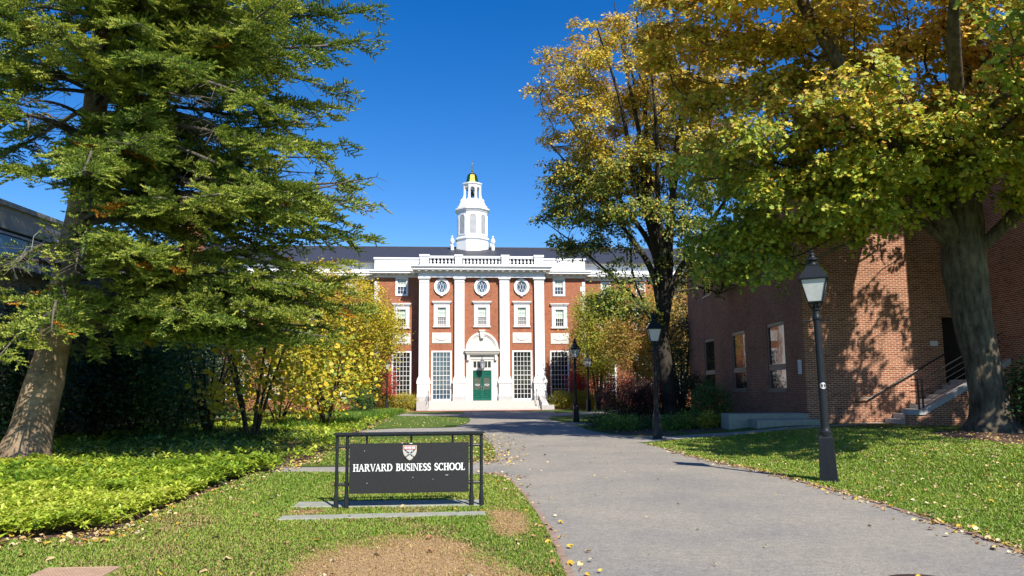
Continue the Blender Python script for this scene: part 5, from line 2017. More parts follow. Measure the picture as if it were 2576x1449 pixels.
def palette(cols, weights, jitter=.2, cl_seed=0, clump=.6, scale=.5):
    cols = np.array(cols, float); w = np.cumsum(np.array(weights, float) / np.sum(weights))
    def f(P, cid):
        u = rng.random(len(P))
        cl = .5 + .5 * np.clip(wobble3(P, scale, cl_seed) * 1.1, -1, 1)
        v = np.clip(clump * cl + (1 - clump) * u + rng.normal(0, .07, len(P)), 0, .9999)
        i = np.searchsorted(w, v)
        return cols[np.minimum(i, len(cols) - 1)] * rng.uniform(1 - jitter, 1 + jitter, (len(P), 1))
    return f


def trunk_mesh(path, radii, k=20, flare=None, seed=0, lump=.05, n_per=8):
    """lumpy lofted trunk; flare = (height, amount, lobes)"""
    path = np.array(path, float); radii = np.array(radii, float)
    m = len(path)
    ts = np.linspace(0, m - 1, (m - 1) * n_per + 1)
    PP = []; RR = []
    for t in ts:
        i = min(int(t), m - 2); f = t - i
        p0, p1, p2, p3 = [path[min(max(i + j - 1, 0), m - 1)] for j in range(4)]
        PP.append(0.5 * (2 * p1 + (p2 - p0) * f + (2 * p0 - 5 * p1 + 4 * p2 - p3) * f * f + (3 * p1 - p0 - 3 * p2 + p3) * f ** 3))
        RR.append(radii[i] * (1 - f) + radii[i + 1] * f)
    PP = np.array(PP); RR = np.array(RR)
    V = []
    for j, (p, r) in enumerate(zip(PP, RR)):
        a = 2 * PI * np.arange(k) / k
        rr = np.full(k, r)
        pts = np.stack([p[0] + rr * np.cos(a), p[1] + rr * np.sin(a), np.full(k, p[2])], 1)
        rr = rr * (1 + lump * wobble3(pts * np.array([1, 1, .5]), 1.6 / max(r, .1) * .6, seed))
        if flare:
            h = max(0, 1 - (p[2] - PP[0][2]) / flare[0])
            rr = rr * (1 + flare[1] * h ** 2.2 * (1 + .45 * np.cos(flare[2] * a + seed) + .25 * np.cos((flare[2] + 2) * a + 2 * seed)))
        V.append(np.stack([p[0] + rr * np.cos(a), p[1] + rr * np.sin(a), np.full(k, p[2])], 1))
    V = np.concatenate(V)
    T = []
    for j in range(len(PP) - 1):
        for i in range(k):
            a0, a1, b0, b1 = j * k + i, j * k + (i + 1) % k, (j + 1) * k + i, (j + 1) * k + (i + 1) % k
            T += [(a0, a1, b1), (a0, b1, b0)]
    return V, np.array(T)


def obj_tri(name, parts, mat, parent, smooth_=True):
    V, T, n = [], [], 0
    for v, t in parts:
        V.append(v); T.append(t + n); n += len(v)
    V = np.concatenate(V); T = np.concatenate(T)
    return tri_object(name, V, T, None, mat, parent, smooth_)


# ---- the big fir on the left
def build_fir():
    bx, by = -10.95, 17.7
    root = empty('fir_tree', (0, 0, 0))
    tag(root, 'tall green fir with a leaning pale trunk and long layered branches', 'tree')
    path = [(-11.12, by, -.15), (-10.98, by, .6), (-10.78, by, 1.5), (-10.55, by, 2.8), (-10.28, by, 4.6), (-10.08, by, 6.4), (-9.95, by, 8.5), (-9.85, by, 12), (-9.8, by, 17), (-9.8, by, 24.5)]
    rad = [.50, .47, .42, .35, .335, .30, .26, .20, .12, .02]
    tp = trunk_mesh(path, rad, 22, (1.3, .28, 3), 3, .05)
    # healed knots
    def tr_at(z):
        zs = [p[2] for p in path]
        return np.array([np.interp(z, zs, [p[0] for p in path]), by, z]), np.interp(z, zs, rad)
    # branches: z, azimuth (0 = +x), length, rise at start, droop, tip lift
    B = []
    z = 3.1
    lev = 0
    while z < 23.5:
        fr = (z - 3) / 21
        nb = 6 if z < 14 else 5
        L0 = (6.9 - 1.0 * max(0, 5 - z) * .5) * (1 - max(0, fr - .12) / .9) ** .8
        for q in range(nb):
            az = lev * 1.1 + q * 2 * PI / nb + rng.normal(0, .22)
            # thinner towards the back right lower sky gap
            L = L0 * rng.uniform(.72, 1.06)
            if math.sin(az) < -.45 and z < 9.5: L *= .66
            if math.cos(az) < -.1 and 3.9 < z < 8.5 and rng.random() < .88: continue
            if math.cos(az) < .1 and z > 8.5 and rng.random() < .22: continue
            fr_ = smooth(-math.sin(az) * 1.3)
            B.append((z + rng.normal(0, .15), az, L, rng.uniform(.0, .22), rng.uniform(.12, .32) + .22 * fr_, rng.uniform(.06, .2) - .04 * fr_))
        z += .55 + .1 * rng.random()
        lev += 1
    for q in range(56):
        zz = rng.uniform(5.4, 16.5)
        B.append((zz, math.radians(rng.uniform(-72, 22)), rng.uniform(4.8, 6.9) * (1 - max(0, zz - 9) / 22), rng.uniform(.0, .2), rng.uniform(.25, .55), rng.uniform(.04, .18)))
    # keyed branches of the right hand outline and the near hanging sprays
    R_ = math.radians
    B += [(9.6, R_(-8), 6.9, .1, .22, .12), (10.6, R_(6), 6.6, .15, .2, .12), (11.6, R_(-15), 6.6, .15, .15, .16), (9.0, R_(-30), 6.8, .1, .25, .15), (10.2, R_(-42), 6.4, .1, .2, .12),
          (6.6, R_(-5), 7.3, .0, .16, .1), (6.2, R_(-20), 7.3, .0, .18, .14), (7.0, R_(12), 6.9, .05, .2, .12), (5.9, R_(-38), 6.8, .0, .2, .12),
          (5.0, R_(-6), 6.6, -.02, .18, .12), (4.4, R_(10), 6.6, -.04, .15, .08), (3.9, R_(-16), 6.3, -.02, .14, .06), (4.7, R_(-28), 5.9, .0, .22, .1), (3.6, R_(2), 6.2, -.02, .10, .04),
          (3.7, R_(-4), 6.4, -.07, .09, .02), (4.1, R_(-14), 6.6, -.07, .10, .03), (3.5, R_(8), 6.0, -.05, .09, .02), (3.8, R_(-24), 5.6, -.06, .10, .02), (4.3, R_(0), 6.9, -.06, .09, .03), (3.3, R_(-10), 5.2, -.05, .06, .0), (4.5, R_(-20), 6.7, -.04, .12, .05),
          (4.9, R_(-80), 4.4, .06, .40, .1), (5.2, R_(-62), 4.7, .05, .30, .1), (4.5, R_(-100), 4.4, .08, .34, .1), (6.4, R_(-75), 4.0, .05, .3, .12), (4.9, R_(-48), 5.4, .05, .28, .1),
          (7.6, R_(-88), 4.0, .05, .3, .12), (8.4, R_(-58), 5.2, .1, .28, .12), (9.4, R_(-98), 4.4, .1, .26, .12), (7.0, R_(-50), 5.4, .0, .25, .12)]
    sp_p, sp_d, sp_n, sp_c = [], [], [], []
    segA, segB, rA, rB = [], [], [], []
    dead = []
    for bi, (z, az, L, rise, droop, lift) in enumerate(B):
        c0, tr = tr_at(z)
        d = np.array([math.cos(az), math.sin(az), 0])
        side = np.array([-d[1], d[0], 0])
        bend = rng.normal(0, .12)
        n = max(8, int(L / .22))
        t = np.linspace(0, 1, n + 1)
        P = c0 + d * (L * t)[:, None] + side * (bend * L * t ** 2)[:, None]
        P[:, 2] += L * (rise * t - droop * t ** 2 + lift * t ** 4)
        r0 = .022 + .0075 * L
        rr = r0 * (1 - t) ** .8 + .008
        segA.append(P[:-1]); segB.append(P[1:]); rA.append(rr[:-1]); rB.append(rr[1:])
        tang = unit(np.gradient(P, axis=0))
        tone = rng.normal(0, .12)
        # side branches
        for i in range(2, n + 1):
            tt = t[i]
            if tt < .16: continue
            for sd in (-1, 1):
                if rng.random() < .10: continue
                l2 = (.20 * L * (1 - tt) ** .75 + .32) * rng.uniform(.7, 1.15)
                tg = tang[i]
                sdir = unit(np.cross(np.array([0, 0, 1.]), tg)[None])[0] * sd
                d2 = unit((tg * rng.uniform(.55, .85) + sdir * rng.uniform(.65, .95) + np.array([0, 0, rng.normal(-.24, .26)]))[None])[0]
                m = max(2, int(l2 / .092))
                u = (np.arange(m) + .5) / m
                Q = P[i] + d2 * (l2 * u)[:, None]
                Q[:, 2] += l2 * (-.10 * u ** 2 + .07 * u ** 3)
                segA.append(P[i][None]); segB.append(Q[-1][None]); rA.append(np.array([.007])); rB.append(np.array([.003]))
                is_dead = rng.random() < .022
                up = unit(np.cross(tg, sdir * sd)[None])[0] if False else np.array([0, 0, 1.])
                # shoots along the side branch, left and right of it, and its own axis
                s2 = unit(np.cross(up, d2)[None])[0]
                for kk in range(m):
                    if tt < .28 and u[kk] < .4: continue
                    l3 = .22 * (1 - .5 * u[kk]) + .05
                    for s3 in (-1, 1):
                        d3 = unit((d2 * .8 + s2 * s3 * .7 + up * rng.normal(.28, .3))[None])[0]
                        ns = 2 if l3 > .15 else 1
                        for e in range(ns):
                            sp_p.append(Q[kk] + d3 * (.10 * e)); sp_d.append(d3); sp_n.append(up + rng.normal(0, .25, 3))
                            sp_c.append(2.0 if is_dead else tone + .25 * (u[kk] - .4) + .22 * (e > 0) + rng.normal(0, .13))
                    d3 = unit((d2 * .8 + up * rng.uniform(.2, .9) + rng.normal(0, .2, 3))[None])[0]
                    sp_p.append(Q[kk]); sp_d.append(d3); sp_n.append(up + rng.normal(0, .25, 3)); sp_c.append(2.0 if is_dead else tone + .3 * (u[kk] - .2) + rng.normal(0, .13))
        # bare grey twigs hanging from the inner branch
        if rng.random() < .55 and z < 13:
            i = int(n * rng.uniform(.2, .75))
            p = P[i].copy()
            dd = unit((tang[i] + rng.normal(0, .5, 3) + np.array([0, 0, -.5]))[None])[0]
            for k_ in range(rng.integers(3, 7)):
                q0 = p + dd * rng.uniform(0, .35)
                a = unit((dd + rng.normal(0, .7, 3))[None])[0]
                q1 = q0 + a * rng.uniform(.15, .3); q2 = q1 + unit((a + np.array([0, 0, -.9]))[None])[0] * rng.uniform(.12, .3)
                dead += [(q0, q1, .008, .006), (q1, q2, .006, .003)]
            dead.append((p, p + dd * .5, .014, .006))
    sp_p = np.array(sp_p); sp_d = np.array(sp_d); sp_n = np.array(sp_n); sp_c = np.array(sp_c)
    # a few holes so that sky shows
    keep = (wobble3(sp_p, 1.5, 77) > -.60) & ~((sp_p[:, 0] < -.562 * sp_p[:, 1]) & (sp_p[:, 2] > EYE + .15 * sp_p[:, 1]) & (sp_p[:, 2] < EYE + .25 * sp_p[:, 1]) & (rng.random(len(sp_p)) < .86)) & ((rng.random(len(sp_p)) < .6) | (sp_p[:, 1] < by + 2.5))
    sp_n = sp_n * .5 + np.array(to_sun) * .7
    sp_p, sp_d, sp_n, sp_c = sp_p[keep], sp_d[keep], sp_n[keep], sp_c[keep]
    n = len(sp_p)
    # needles: each shoot is a spray of slim triangles
    D = unit(sp_d); Nn = unit(sp_n - D * np.sum(sp_n * D, 1, keepdims=True)); Bv = np.cross(Nn, D)
    Ls = rng.uniform(.105, .16, n)
    V, Tt = [], []
    # each shoot is a stubby bottle brush: rings of needles round a leafy core
    for ring, (a, ln) in enumerate(((.05, .047), (.36, .047), (.66, .040))):
        for q_ in range(3):
            th = q_ * 2 * PI / 3 + ring * 1.05 + PI / 6
            lat, upv = math.cos(th), math.sin(th) + .25
            p0 = sp_p + D * (Ls * a)[:, None]
            dirn = unit(D * (.55 + .12 * ring) + Bv * lat * .8 + Nn * (upv * .8 + rng.normal(0, .15, (n, 1))))
            wv = unit(np.cross(dirn, Nn + .3 * Bv)) * .0115
            tip = p0 + dirn * (ln * rng.uniform(.8, 1.2, n))[:, None]
            V.append(np.stack([p0 - wv, p0 + wv, tip], 1))
    for ax in (Bv, Nn):
        wv = ax * .017
        mid = sp_p + D * (Ls * .45)[:, None]
        V.append(np.stack([sp_p, mid + wv, sp_p + D * Ls[:, None]], 1)); V.append(np.stack([sp_p, sp_p + D * Ls[:, None], mid - wv], 1))
    V = np.stack(V, 1)          # n, m, 3, 3
    m = V.shape[1]
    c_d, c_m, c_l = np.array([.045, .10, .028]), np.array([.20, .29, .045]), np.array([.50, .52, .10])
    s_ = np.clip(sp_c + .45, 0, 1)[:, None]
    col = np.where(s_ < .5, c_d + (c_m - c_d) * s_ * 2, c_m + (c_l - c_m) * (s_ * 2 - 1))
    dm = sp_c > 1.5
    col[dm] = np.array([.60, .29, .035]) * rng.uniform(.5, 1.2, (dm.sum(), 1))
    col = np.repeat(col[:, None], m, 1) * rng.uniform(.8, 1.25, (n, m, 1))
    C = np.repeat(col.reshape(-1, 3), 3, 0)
    T = np.arange(n * m * 3).reshape(-1, 3)
    print('fir shoots', n, 'tris', len(T))
    obj_tri('trunk', [tp], M['bark_fir'], root)
    for (x, z, r_) in ((-10.62, 2.02, .085), (-10.66, 1.78, .07), (-10.78, .72, .075), (-10.4, 3.6, .06)):
        kn = MB()
        cc, tr = tr_at(z)
        yy = by - math.sqrt(max(.01, tr * tr - (x - cc[0]) ** 2)) - .005
        kn.tube([(x + r_ * math.cos(a), yy + .012 * math.cos(a), z + r_ * .8 * math.sin(a)) for a in np.linspace(0, 2 * PI, 15)], .022, 6, cap=False)
        kn.lathe([(.0, .03), (r_ * .6, .01), (r_ * .75, -.03)], (0, 0, 0), 10)
        for i in range(len(kn.v) - 30 - 20, len(kn.v)):
            a, b, c = kn.v[i]; kn.v[i] = (x + a, yy + .0 - c * .6, z + b)
        kn.build('knot', M['bark_fir'], root)
    sA, sB = np.concatenate(segA), np.concatenate(segB)
    obj_tri('limbs', [seg_tubes(sA, sB, np.concatenate(rA), np.concatenate(rB), 5)], M['bark_twig'], root)
    dd = dead
    dt = obj_tri('dead_twigs', [seg_tubes(np.array([x[0] for x in dd]), np.array([x[1] for x in dd]), np.array([x[2] for x in dd]), np.array([x[3] for x in dd]), 4)], M['kerb'], root)
    dt['kind'] = 'stuff'
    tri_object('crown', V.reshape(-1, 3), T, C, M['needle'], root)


build_fir()


def reject_buildings(P):
    bad = (P[:, 0] > 16.2) & (P[:, 2] < 13.2) & (P[:, 1] > 22.3)
    bad |= (P[:, 0] > 10.0) & (P[:, 2] < 9.5) & (P[:, 1] > 27.1)
    return P[~bad]


def deciduous(name, label, cat, trunk_path, trunk_r, limbs, cents, nper, spread, size, colf, tmpl, bark, bias=.3, r_tip=.008, r_max=.2, group=None, flare=None, leafmat='leaf', power=.46, flat=.8, k=5, trunk_k=18, up=.55, lump=.06, bare_tips=0, spray=None):
    root = empty(name, (0, 0, 0))
    tag(root, label, cat, group)
    tparts = [trunk_mesh(trunk_path, trunk_r, trunk_k, flare, len(label) % 7, lump)]
    pts = [tuple(p) for p in trunk_path]; par = [-1] + list(range(len(trunk_path) - 1))
    rr = list(trunk_r)
    for (ti, lp, lr) in limbs:
        prev = ti
        # limb drawn as its own smooth tube
        full = [pts[ti]] + [tuple(p) for p in lp]
        fr = [lr[0]] + list(lr)
        tparts.append(trunk_mesh(full, fr, 12, None, 5, .05, 5))
        for p, r_ in zip(lp, lr):
            pts.append(tuple(p)); par.append(prev); rr.append(r_); prev = len(pts) - 1
    P, pr = grow(pts, par, cents, bias)
    w = wood(P, pr, r_tip, power, r_max, len(pts), rr, k)
    tparts.append(w)
    if bare_tips:
        # thin leafless twigs standing out of the crown
        idx = rng.choice(len(cents), bare_tips)
        A = cents[idx]; ctr = cents.mean(0)
        d = unit(A - ctr + np.array([0, 0, 1.0])); B_ = A + (d + rng.normal(0, .25, d.shape)) * rng.uniform(.4, 1.0, (bare_tips, 1))
        tparts.append(seg_tubes(A, B_, np.full(bare_tips, .008), np.full(bare_tips, .003), 3))
    obj_tri('trunk', tparts, M[bark], root)
    V, T, C = spray_foliage(cents, spray, nper, spread, size, colf, tmpl)
    tri_object('crown', V, T, C, M[leafmat], root)
    print(name, len(cents), 'clusters', len(T), 'tris')
    return root


# ---- vase shaped autumn tree by the path (40 m away)
tb = G(1688, 1056)
tx, ty, tz = tb.x, tb.y, tb.z
def vase_limbs():
    L = []
    spec = [(0.1, 3.4, 19.0), (.9, 4.2, 17.0), (1.8, 3.0, 19.5), (2.7, 4.6, 15.5), (3.3, 5.0, 13.0), (3.9, 3.6, 18.0), (4.6, 4.2, 16.0), (5.4, 3.0, 20.0), (2.2, .8, 21.0), (5.9, 4.9, 12.5), (3.05, 5.2, 9.6), (.4, 4.4, 10.0), (3.6, 1.8, 20.3)]
    for a, R_, h in spec:
        z0 = 3.6 + rng.uniform(0, 2.4)
        lp = []
        for f in (.22, .5, .78, 1.0):
            rr = R_ * f ** 1.35
            lp.append((tx - .55 * f + rr * math.cos(a) + rng.normal(0, .15), ty + rr * math.sin(a) + rng.normal(0, .15), tz + z0 + (h - z0) * f))
        r0 = .17 if h > 12 else .13
        L.append((2 + (z0 > 4.8), lp, [r0, r0 * .72, r0 * .45, r0 * .18]))
    return L
c = boughs([(125, (tx - .9, ty, tz + 14.2), (5.3, 5.0, 6.3), 1), (30, (tx - 2.2, ty - .4, tz + 10.2), (4.2, 3.8, 3.2), 2), (20, (tx + 2.0, ty - .5, tz + 9.2), (3.2, 3.2, 3.8), 3), (8, (tx - 1.9, ty - 1, tz + 6.0), (1.7, 2.2, 1.7), 4)], 1.0, 17, 1.08, .8)
core = (np.hypot(c[:, 0] - tx + .3, c[:, 1] - ty) < 2.4) & (c[:, 2] < tz + 11.5)
c = c[~(core & (rng.random(len(c)) < .8))]
base_pal = palette([(.56, .30, .06), (.62, .40, .06), (.58, .46, .06), (.42, .38, .05), (.20, .23, .035), (.09, .13, .025)], [2, 3.2, 2.4, 1.6, 1.3, 1.0], .22, 3, .55, .6)
green_pal = palette([(.36, .34, .05), (.23, .27, .04), (.13, .19, .035), (.07, .11, .025), (.50, .38, .05)], [2, 3, 3, 2, 1.1], .22, 4, .35, .6)
def vase_col(P, cid):
    t = smooth((P[:, 2] - (tz + 8.5)) / 5.5) * .9 + .05
    pick = rng.random(len(P)) < t
    a, b = base_pal(P, cid), green_pal(P, cid)
    return np.where(pick[:, None], a, b)
deciduous('autumn_tree', 'vase shaped tree with many upright limbs, amber top and green skirt', 'tree',
          [(tx, ty, tz - .1), (tx - .1, ty, tz + 1.4), (tx - .25, ty, tz + 3.4), (tx - .35, ty, tz + 5.2)], [.40, .34, .33, .22], vase_limbs(), c, 40, .36, (.11, .18), vase_col, LEAF_OVAL, 'bark_dark', .22, .007, .16, flare=(1.0, .35, 4), bare_tips=160, spray=(tx - .9, ty, tz + 9))

# ---- the broad maple on the right lawn
mbp = G(2498, 1087)
mx, my, mz = mbp.x, mbp.y, mbp.z
print('maple at', mx, my, mz)
mt = [(mx + .05, my, mz - .15), (mx, my, mz + .8), (mx - .12, my, mz + 1.9), (mx - .32, my, mz + 3.3), (mx - .42, my - .02, mz + 4.8), (mx - .36, my - .05, mz + 6.0), (mx - .25, my, mz + 7.4), (mx - .1, my, mz + 9.2), (mx, my, mz + 11.5)]
mr = [.60, .51, .47, .50, .60, .52, .38, .22, .06]
ml = [(4, [(mx - 1.6, my - .6, mz + 6.6), (mx - 3.6, my - 1.4, mz + 9.0), (mx - 5.4, my - 2.2, mz + 11.4), (mx - 6.6, my - 2.8, mz + 13.2)], [.30, .23, .16, .08]),
      (4, [(mx - 1.2, my + .4, mz + 7.2), (mx - 2.6, my + .9, mz + 10.5), (mx - 3.6, my + 1.2, mz + 13.8), (mx - 4.0, my + 1.2, mz + 16)], [.30, .22, .14, .06]),
      (5, [(mx - .1, my - .6, mz + 9.0), (mx - .2, my - 1.2, mz + 12.5), (mx - .2, my - 1.6, mz + 16)], [.30, .2, .09]),
      (5, [(mx + .8, my + .2, mz + 8.6), (mx + 1.8, my + .2, mz + 12), (mx + 2.6, my + .2, mz + 16)], [.32, .22, .1]),
      (4, [(mx + .9, my - .9, mz + 6.3), (mx + 2.0, my - 2.4, mz + 8.6), (mx + 3.0, my - 4.4, mz + 10.6)], [.26, .18, .08]),
      (5, [(mx - 1.4, my - 2.0, mz + 8.0), (mx - 2.8, my - 4.4, mz + 9.8), (mx - 3.6, my - 6.4, mz + 11)], [.2, .14, .06]),
      (4, [(mx - 2.0, my - .2, mz + 6.2), (mx - 4.4, my + .2, mz + 7.4), (mx - 6.4, my + .4, mz + 8.2)], [.17, .11, .05]),
      (5, [(mx + .6, my + 1.6, mz + 8.5), (mx + 1.2, my + 3.6, mz + 11.5)], [.2, .1])]
c = [boughs([(14, (mx - 6.6, my - .5, mz + 13.0), (2.6, 3.2, 2.8), 9), (62, (mx - 4.0, my - .8, mz + 11.2), (5.4, 5.4, 4.4), 1), (58, (mx + 1.2, my - .8, mz + 11.8), (5.8, 6.0, 4.8), 2), (20, (mx - 5.4, my + .2, mz + 8.2), (3.0, 3.2, 2.2), 3), (13, (mx - 2.6, my - 1.2, mz + 7.4), (2.6, 2.2, 1.1), 4),
     (9, (mx - .2, my - 2.6, mz + 7.3), (2.0, 2.0, 1.4), 5), (13, (mx + 3.2, my - 4.0, mz + 8.0), (3.2, 3.2, 2.0), 6), (10, (7.5, 23.4, 6.2), (1.9, 1.7, 1.3), 7), (4, (mx - 3.8, my - .4, mz + 6.1), (1.8, 1.5, .5), 8)], 1.15, 18, 1.3, .6)]
c += [in_ell(460, (13.6, 12.4, 8.8), (5.0, 5.2, 2.0), .6, .7, -.1, 33)]  # unseen leaves beyond the right edge, put in to dapple the lawn
c = reject_buildings(np.concatenate(c))
# boughs shadowing the entrance wall are thinned out to let the sun reach it
sx_, sy_, sz_ = to_sun
k_ = (27.6 - c[:, 1]) / -sy_
wx, wz = c[:, 0] - sx_ * k_, c[:, 2] - sz_ * k_
u_ = rng.random(len(c))
hit = (wz > -.6) & (wz < 7.6)
drop = hit & (((wx > 12.0) & (wx < 15.2) & (u_ < .88)) | ((wx > 10.2) & (wx <= 12.0) & (u_ < .30)))
c = c[~drop]
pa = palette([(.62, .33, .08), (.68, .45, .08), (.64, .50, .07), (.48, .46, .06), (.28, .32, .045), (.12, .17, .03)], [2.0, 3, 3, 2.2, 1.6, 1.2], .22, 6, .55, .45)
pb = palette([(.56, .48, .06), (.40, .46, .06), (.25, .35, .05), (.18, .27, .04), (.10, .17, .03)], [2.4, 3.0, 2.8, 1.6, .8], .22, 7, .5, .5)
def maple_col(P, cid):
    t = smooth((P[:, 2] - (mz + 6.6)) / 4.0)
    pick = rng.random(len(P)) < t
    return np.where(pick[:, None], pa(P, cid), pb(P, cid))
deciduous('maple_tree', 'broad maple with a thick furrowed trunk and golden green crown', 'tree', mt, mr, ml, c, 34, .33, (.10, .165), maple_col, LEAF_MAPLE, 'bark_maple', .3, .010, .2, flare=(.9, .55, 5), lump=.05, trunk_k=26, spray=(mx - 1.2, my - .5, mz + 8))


# ---- lesser trees and shrubs
def shrub(name, label, cat, base, h, r, ncl, nper, size, colf, tmpl, bark='bark_dark', stems=5, low=.15, group=None, leafmat='leaf', spread=.22, up=.5, gap=-.4, r_tip=.005, shell=.5, ry=None, lean=(0, 0), bare_tips=0, flat=.9, stem_h=.45):
    x, y, z = base
    ry = ry or r
    cz = z + low * h + (1 - low) * h / 2
    cents = in_ell(ncl, (x + lean[0], y + lean[1], cz), (r, ry, (1 - low) * h / 2), shell, 1.1 / max(r, .5) * 1.2, gap, len(label))
    root = empty(name, (0, 0, 0)); tag(root, label, cat, group)
    pts, par, rr, tparts = [(x, y, z - .05)], [-1], [.03], []
    for s_ in range(stems):
        a = 2 * PI * s_ / stems + rng.uniform(0, 1)
        prev = 0
        path = [(x + .08 * math.cos(a), y + .08 * math.sin(a), z - .05)]
        for f in (.4, .75, 1.0):
            q = (x + lean[0] * f + r * .42 * f * math.cos(a), y + lean[1] * f + ry * .42 * f * math.sin(a), z + h * stem_h * f)
            pts.append(q); par.append(prev); rr.append(.02); prev = len(pts) - 1
            path.append(q)
        r0 = .012 + .010 * h
        tparts.append(trunk_mesh(path, [r0, r0 * .8, r0 * .6, r0 * .4], 7, None, s_, .04, 3))
    P, pr = grow(pts, par, cents, .3)
    tparts.append(wood(P, pr, r_tip, .45, .05, len(pts), rr, 4))
    if bare_tips:
        idx = rng.choice(len(cents), bare_tips)
        A = cents[idx]
        d = unit(A - cents.mean(0) + np.array([0, 0, 1.2])); B_ = A + (d + rng.normal(0, .3, d.shape)) * rng.uniform(.3, .9, (bare_tips, 1)) * min(1.5, h / 4)
        tparts.append(seg_tubes(A, B_, np.full(bare_tips, .010), np.full(bare_tips, .004), 3))
    obj_tri('stems', tparts, M[bark], root)
    V, T, C = foliage(cents, nper, spread, size, colf, tmpl, up=up, flat=flat)
    tri_object('leaves', V, T, C, M[leafmat], root)
    return root


dk = palette([(.018, .04, .016), (.03, .065, .02), (.05, .10, .03)], [3, 3, 1.5], .25, 11, .4, .8)
dk2 = palette([(.03, .075, .022), (.07, .14, .035), (.13, .23, .055)], [2, 3, 1.5], .25, 12, .4, .8)
yl = palette([(.66, .46, .025), (.60, .48, .05), (.42, .43, .05), (.20, .29, .04), (.50, .31, .05)], [2.4, 2.4, 2.4, 2.4, 1.8], .2, 13, .4, .7)
yl2 = palette([(.60, .43, .02), (.54, .44, .03), (.42, .39, .03), (.25, .28, .03), (.48, .29, .04)], [3, 3, 2.5, 1.6, 1.4], .22, 14, .45, .5)
red = palette([(.42, .035, .03), (.52, .08, .045), (.32, .035, .035), (.55, .18, .08)], [3, 2.4, 2, 1], .25, 15, .4, .8)
hedge = palette([(.48, .36, .03), (.36, .34, .04), (.22, .27, .04), (.46, .26, .04)], [3, 3, 2, 1.5], .2, 16, .5, 1.2)
purple = palette([(.035, .016, .018), (.055, .024, .022), (.03, .03, .018)], [3, 2, 1.5], .25, 17, .4, 1.0)
oran = palette([(.50, .24, .06), (.44, .30, .07), (.34, .32, .06), (.55, .36, .10), (.24, .16, .05)], [3, 3, 2, 2, 1], .2, 18, .45, .6)
lime = palette([(.38, .38, .04), (.30, .35, .05), (.46, .40, .05), (.20, .26, .04)], [3, 3, 2.4, 1.2], .2, 19, .45, .6)
ivy = palette([(.03, .075, .028), (.05, .11, .04), (.09, .16, .07), (.30, .30, .05)], [3, 3, 2, .5], .25, 20, .4, .9)
fresh = palette([(.10, .20, .03), (.16, .27, .04), (.24, .34, .05)], [2, 3, 2], .22, 22, .4, 1.)


def gpt(x, y): return tuple(G(x, y))


EV = 'dark evergreen shrubs under the conifer'
shrub('evergreen_shrub', 'dark leafy evergreen right behind the conifer trunk', 'shrub', gpt(235, 1108), 4.3, 2.3, 300, 34, (.09, .15), dk2, LEAF_OVAL, stems=6, low=.1, group=EV, leafmat='leaf_gloss', spread=.24)
shrub('evergreen_shrub', 'dense dark evergreen between the conifer trunk and the yellow shrubs', 'shrub', gpt(425, 1102), 4.6, 2.5, 340, 34, (.09, .15), dk2, LEAF_OVAL, stems=6, low=.08, group=EV, leafmat='leaf_gloss', spread=.24)
shrub('evergreen_shrub', 'dark evergreen at the far left, below the concrete building', 'shrub', (-14.2, 21.5, 0), 3.6, 2.0, 240, 34, (.09, .15), dk, LEAF_OVAL, stems=6, low=.05, group=EV, leafmat='leaf_gloss', spread=.24)
HG = 'tall dark hedge plants before the concrete building'
for i, (x, y, h, lab) in enumerate(((-15.0, 25.5, 5.6, 'nearest of the tall dark hedge plants under the glazed balcony'), (-14.8, 30.5, 5.4, 'middle one of the tall dark hedge plants by the concrete wall'), (-14.2, 36, 5.2, 'farthest of the tall dark hedge plants by the concrete wall'))):
    shrub('hedge_plant', lab, 'shrub', (x, y, 0), h, 2.6, 380, 30, (.10, .17), dk, LEAF_OVAL, stems=5, low=.02, group=HG, leafmat='leaf_gloss', spread=.28)
RBG = 'yellow heart leaved shrubs'
shrub('redbud_shrub', 'heart leaved shrub with dark forked stems, half in the conifer shade', 'shrub', gpt(632, 1116), 4.9, 2.5, 105, 11, (.12, .20), yl2, LEAF_ROUND, stems=6, low=.16, group=RBG, spread=.30, up=.2, gap=-.3, flat=1.0, stem_h=.7)
shrub('redbud_shrub', 'bright yellow heart leaved shrub beside the small dark evergreen', 'shrub', gpt(820, 1078), 4.7, 2.3, 120, 17, (.11, .19), yl, LEAF_ROUND, stems=6, low=.1, group=RBG, spread=.40, up=.25, gap=.02, stem_h=.6, shell=.8)
shrub('redbud_shrub', 'sparse dark stemmed shrub with few yellow leaves, nearest the evergreens', 'shrub', gpt(520, 1098), 4.4, 2.1, 80, 8, (.11, .18), yl2, LEAF_ROUND, stems=6, low=.15, group=RBG, spread=.32, up=.2, gap=-.3, stem_h=.75)
gy = G(835, 1047)
shrub('yellow_tree', 'airy fine leaved yellow tree before the left wing of the hall', 'tree', (gy.x - .3, gy.y, 0), 9.4, 4.2, 640, 58, (.11, .18), yl2, LEAF_OVAL, stems=6, low=.12, spread=.34, bare_tips=420, r_tip=.008, gap=-.4)
gy = G(930, 1044)
shrub('yellow_tree', 'lower yellow branches left of the hall entrance, hiding a lamp head', 'tree', (-9.9, 51.5, 0), 7.6, 2.7, 330, 58, (.10, .17), yl2, LEAF_OVAL, stems=5, low=.2, spread=.32, bare_tips=200, r_tip=.008, gap=-.4)
shrub('brown_shrub', 'pinkish brown shrub behind the yellow heart leaved shrub', 'shrub', tuple(G(700, 1070)), 4.2, 2.4, 200, 24, (.08, .13), oran, LEAF_OVAL, stems=6, low=.05, spread=.26)
shrub('red_shrub', 'crimson shrub left of the entrance behind a thin lamp post', 'shrub', tuple(hall_pt(-8.1, -1.6)), 3.9, 1.5, 200, 30, (.08, .13), red, LEAF_OVAL, stems=5, low=.1, spread=.22)
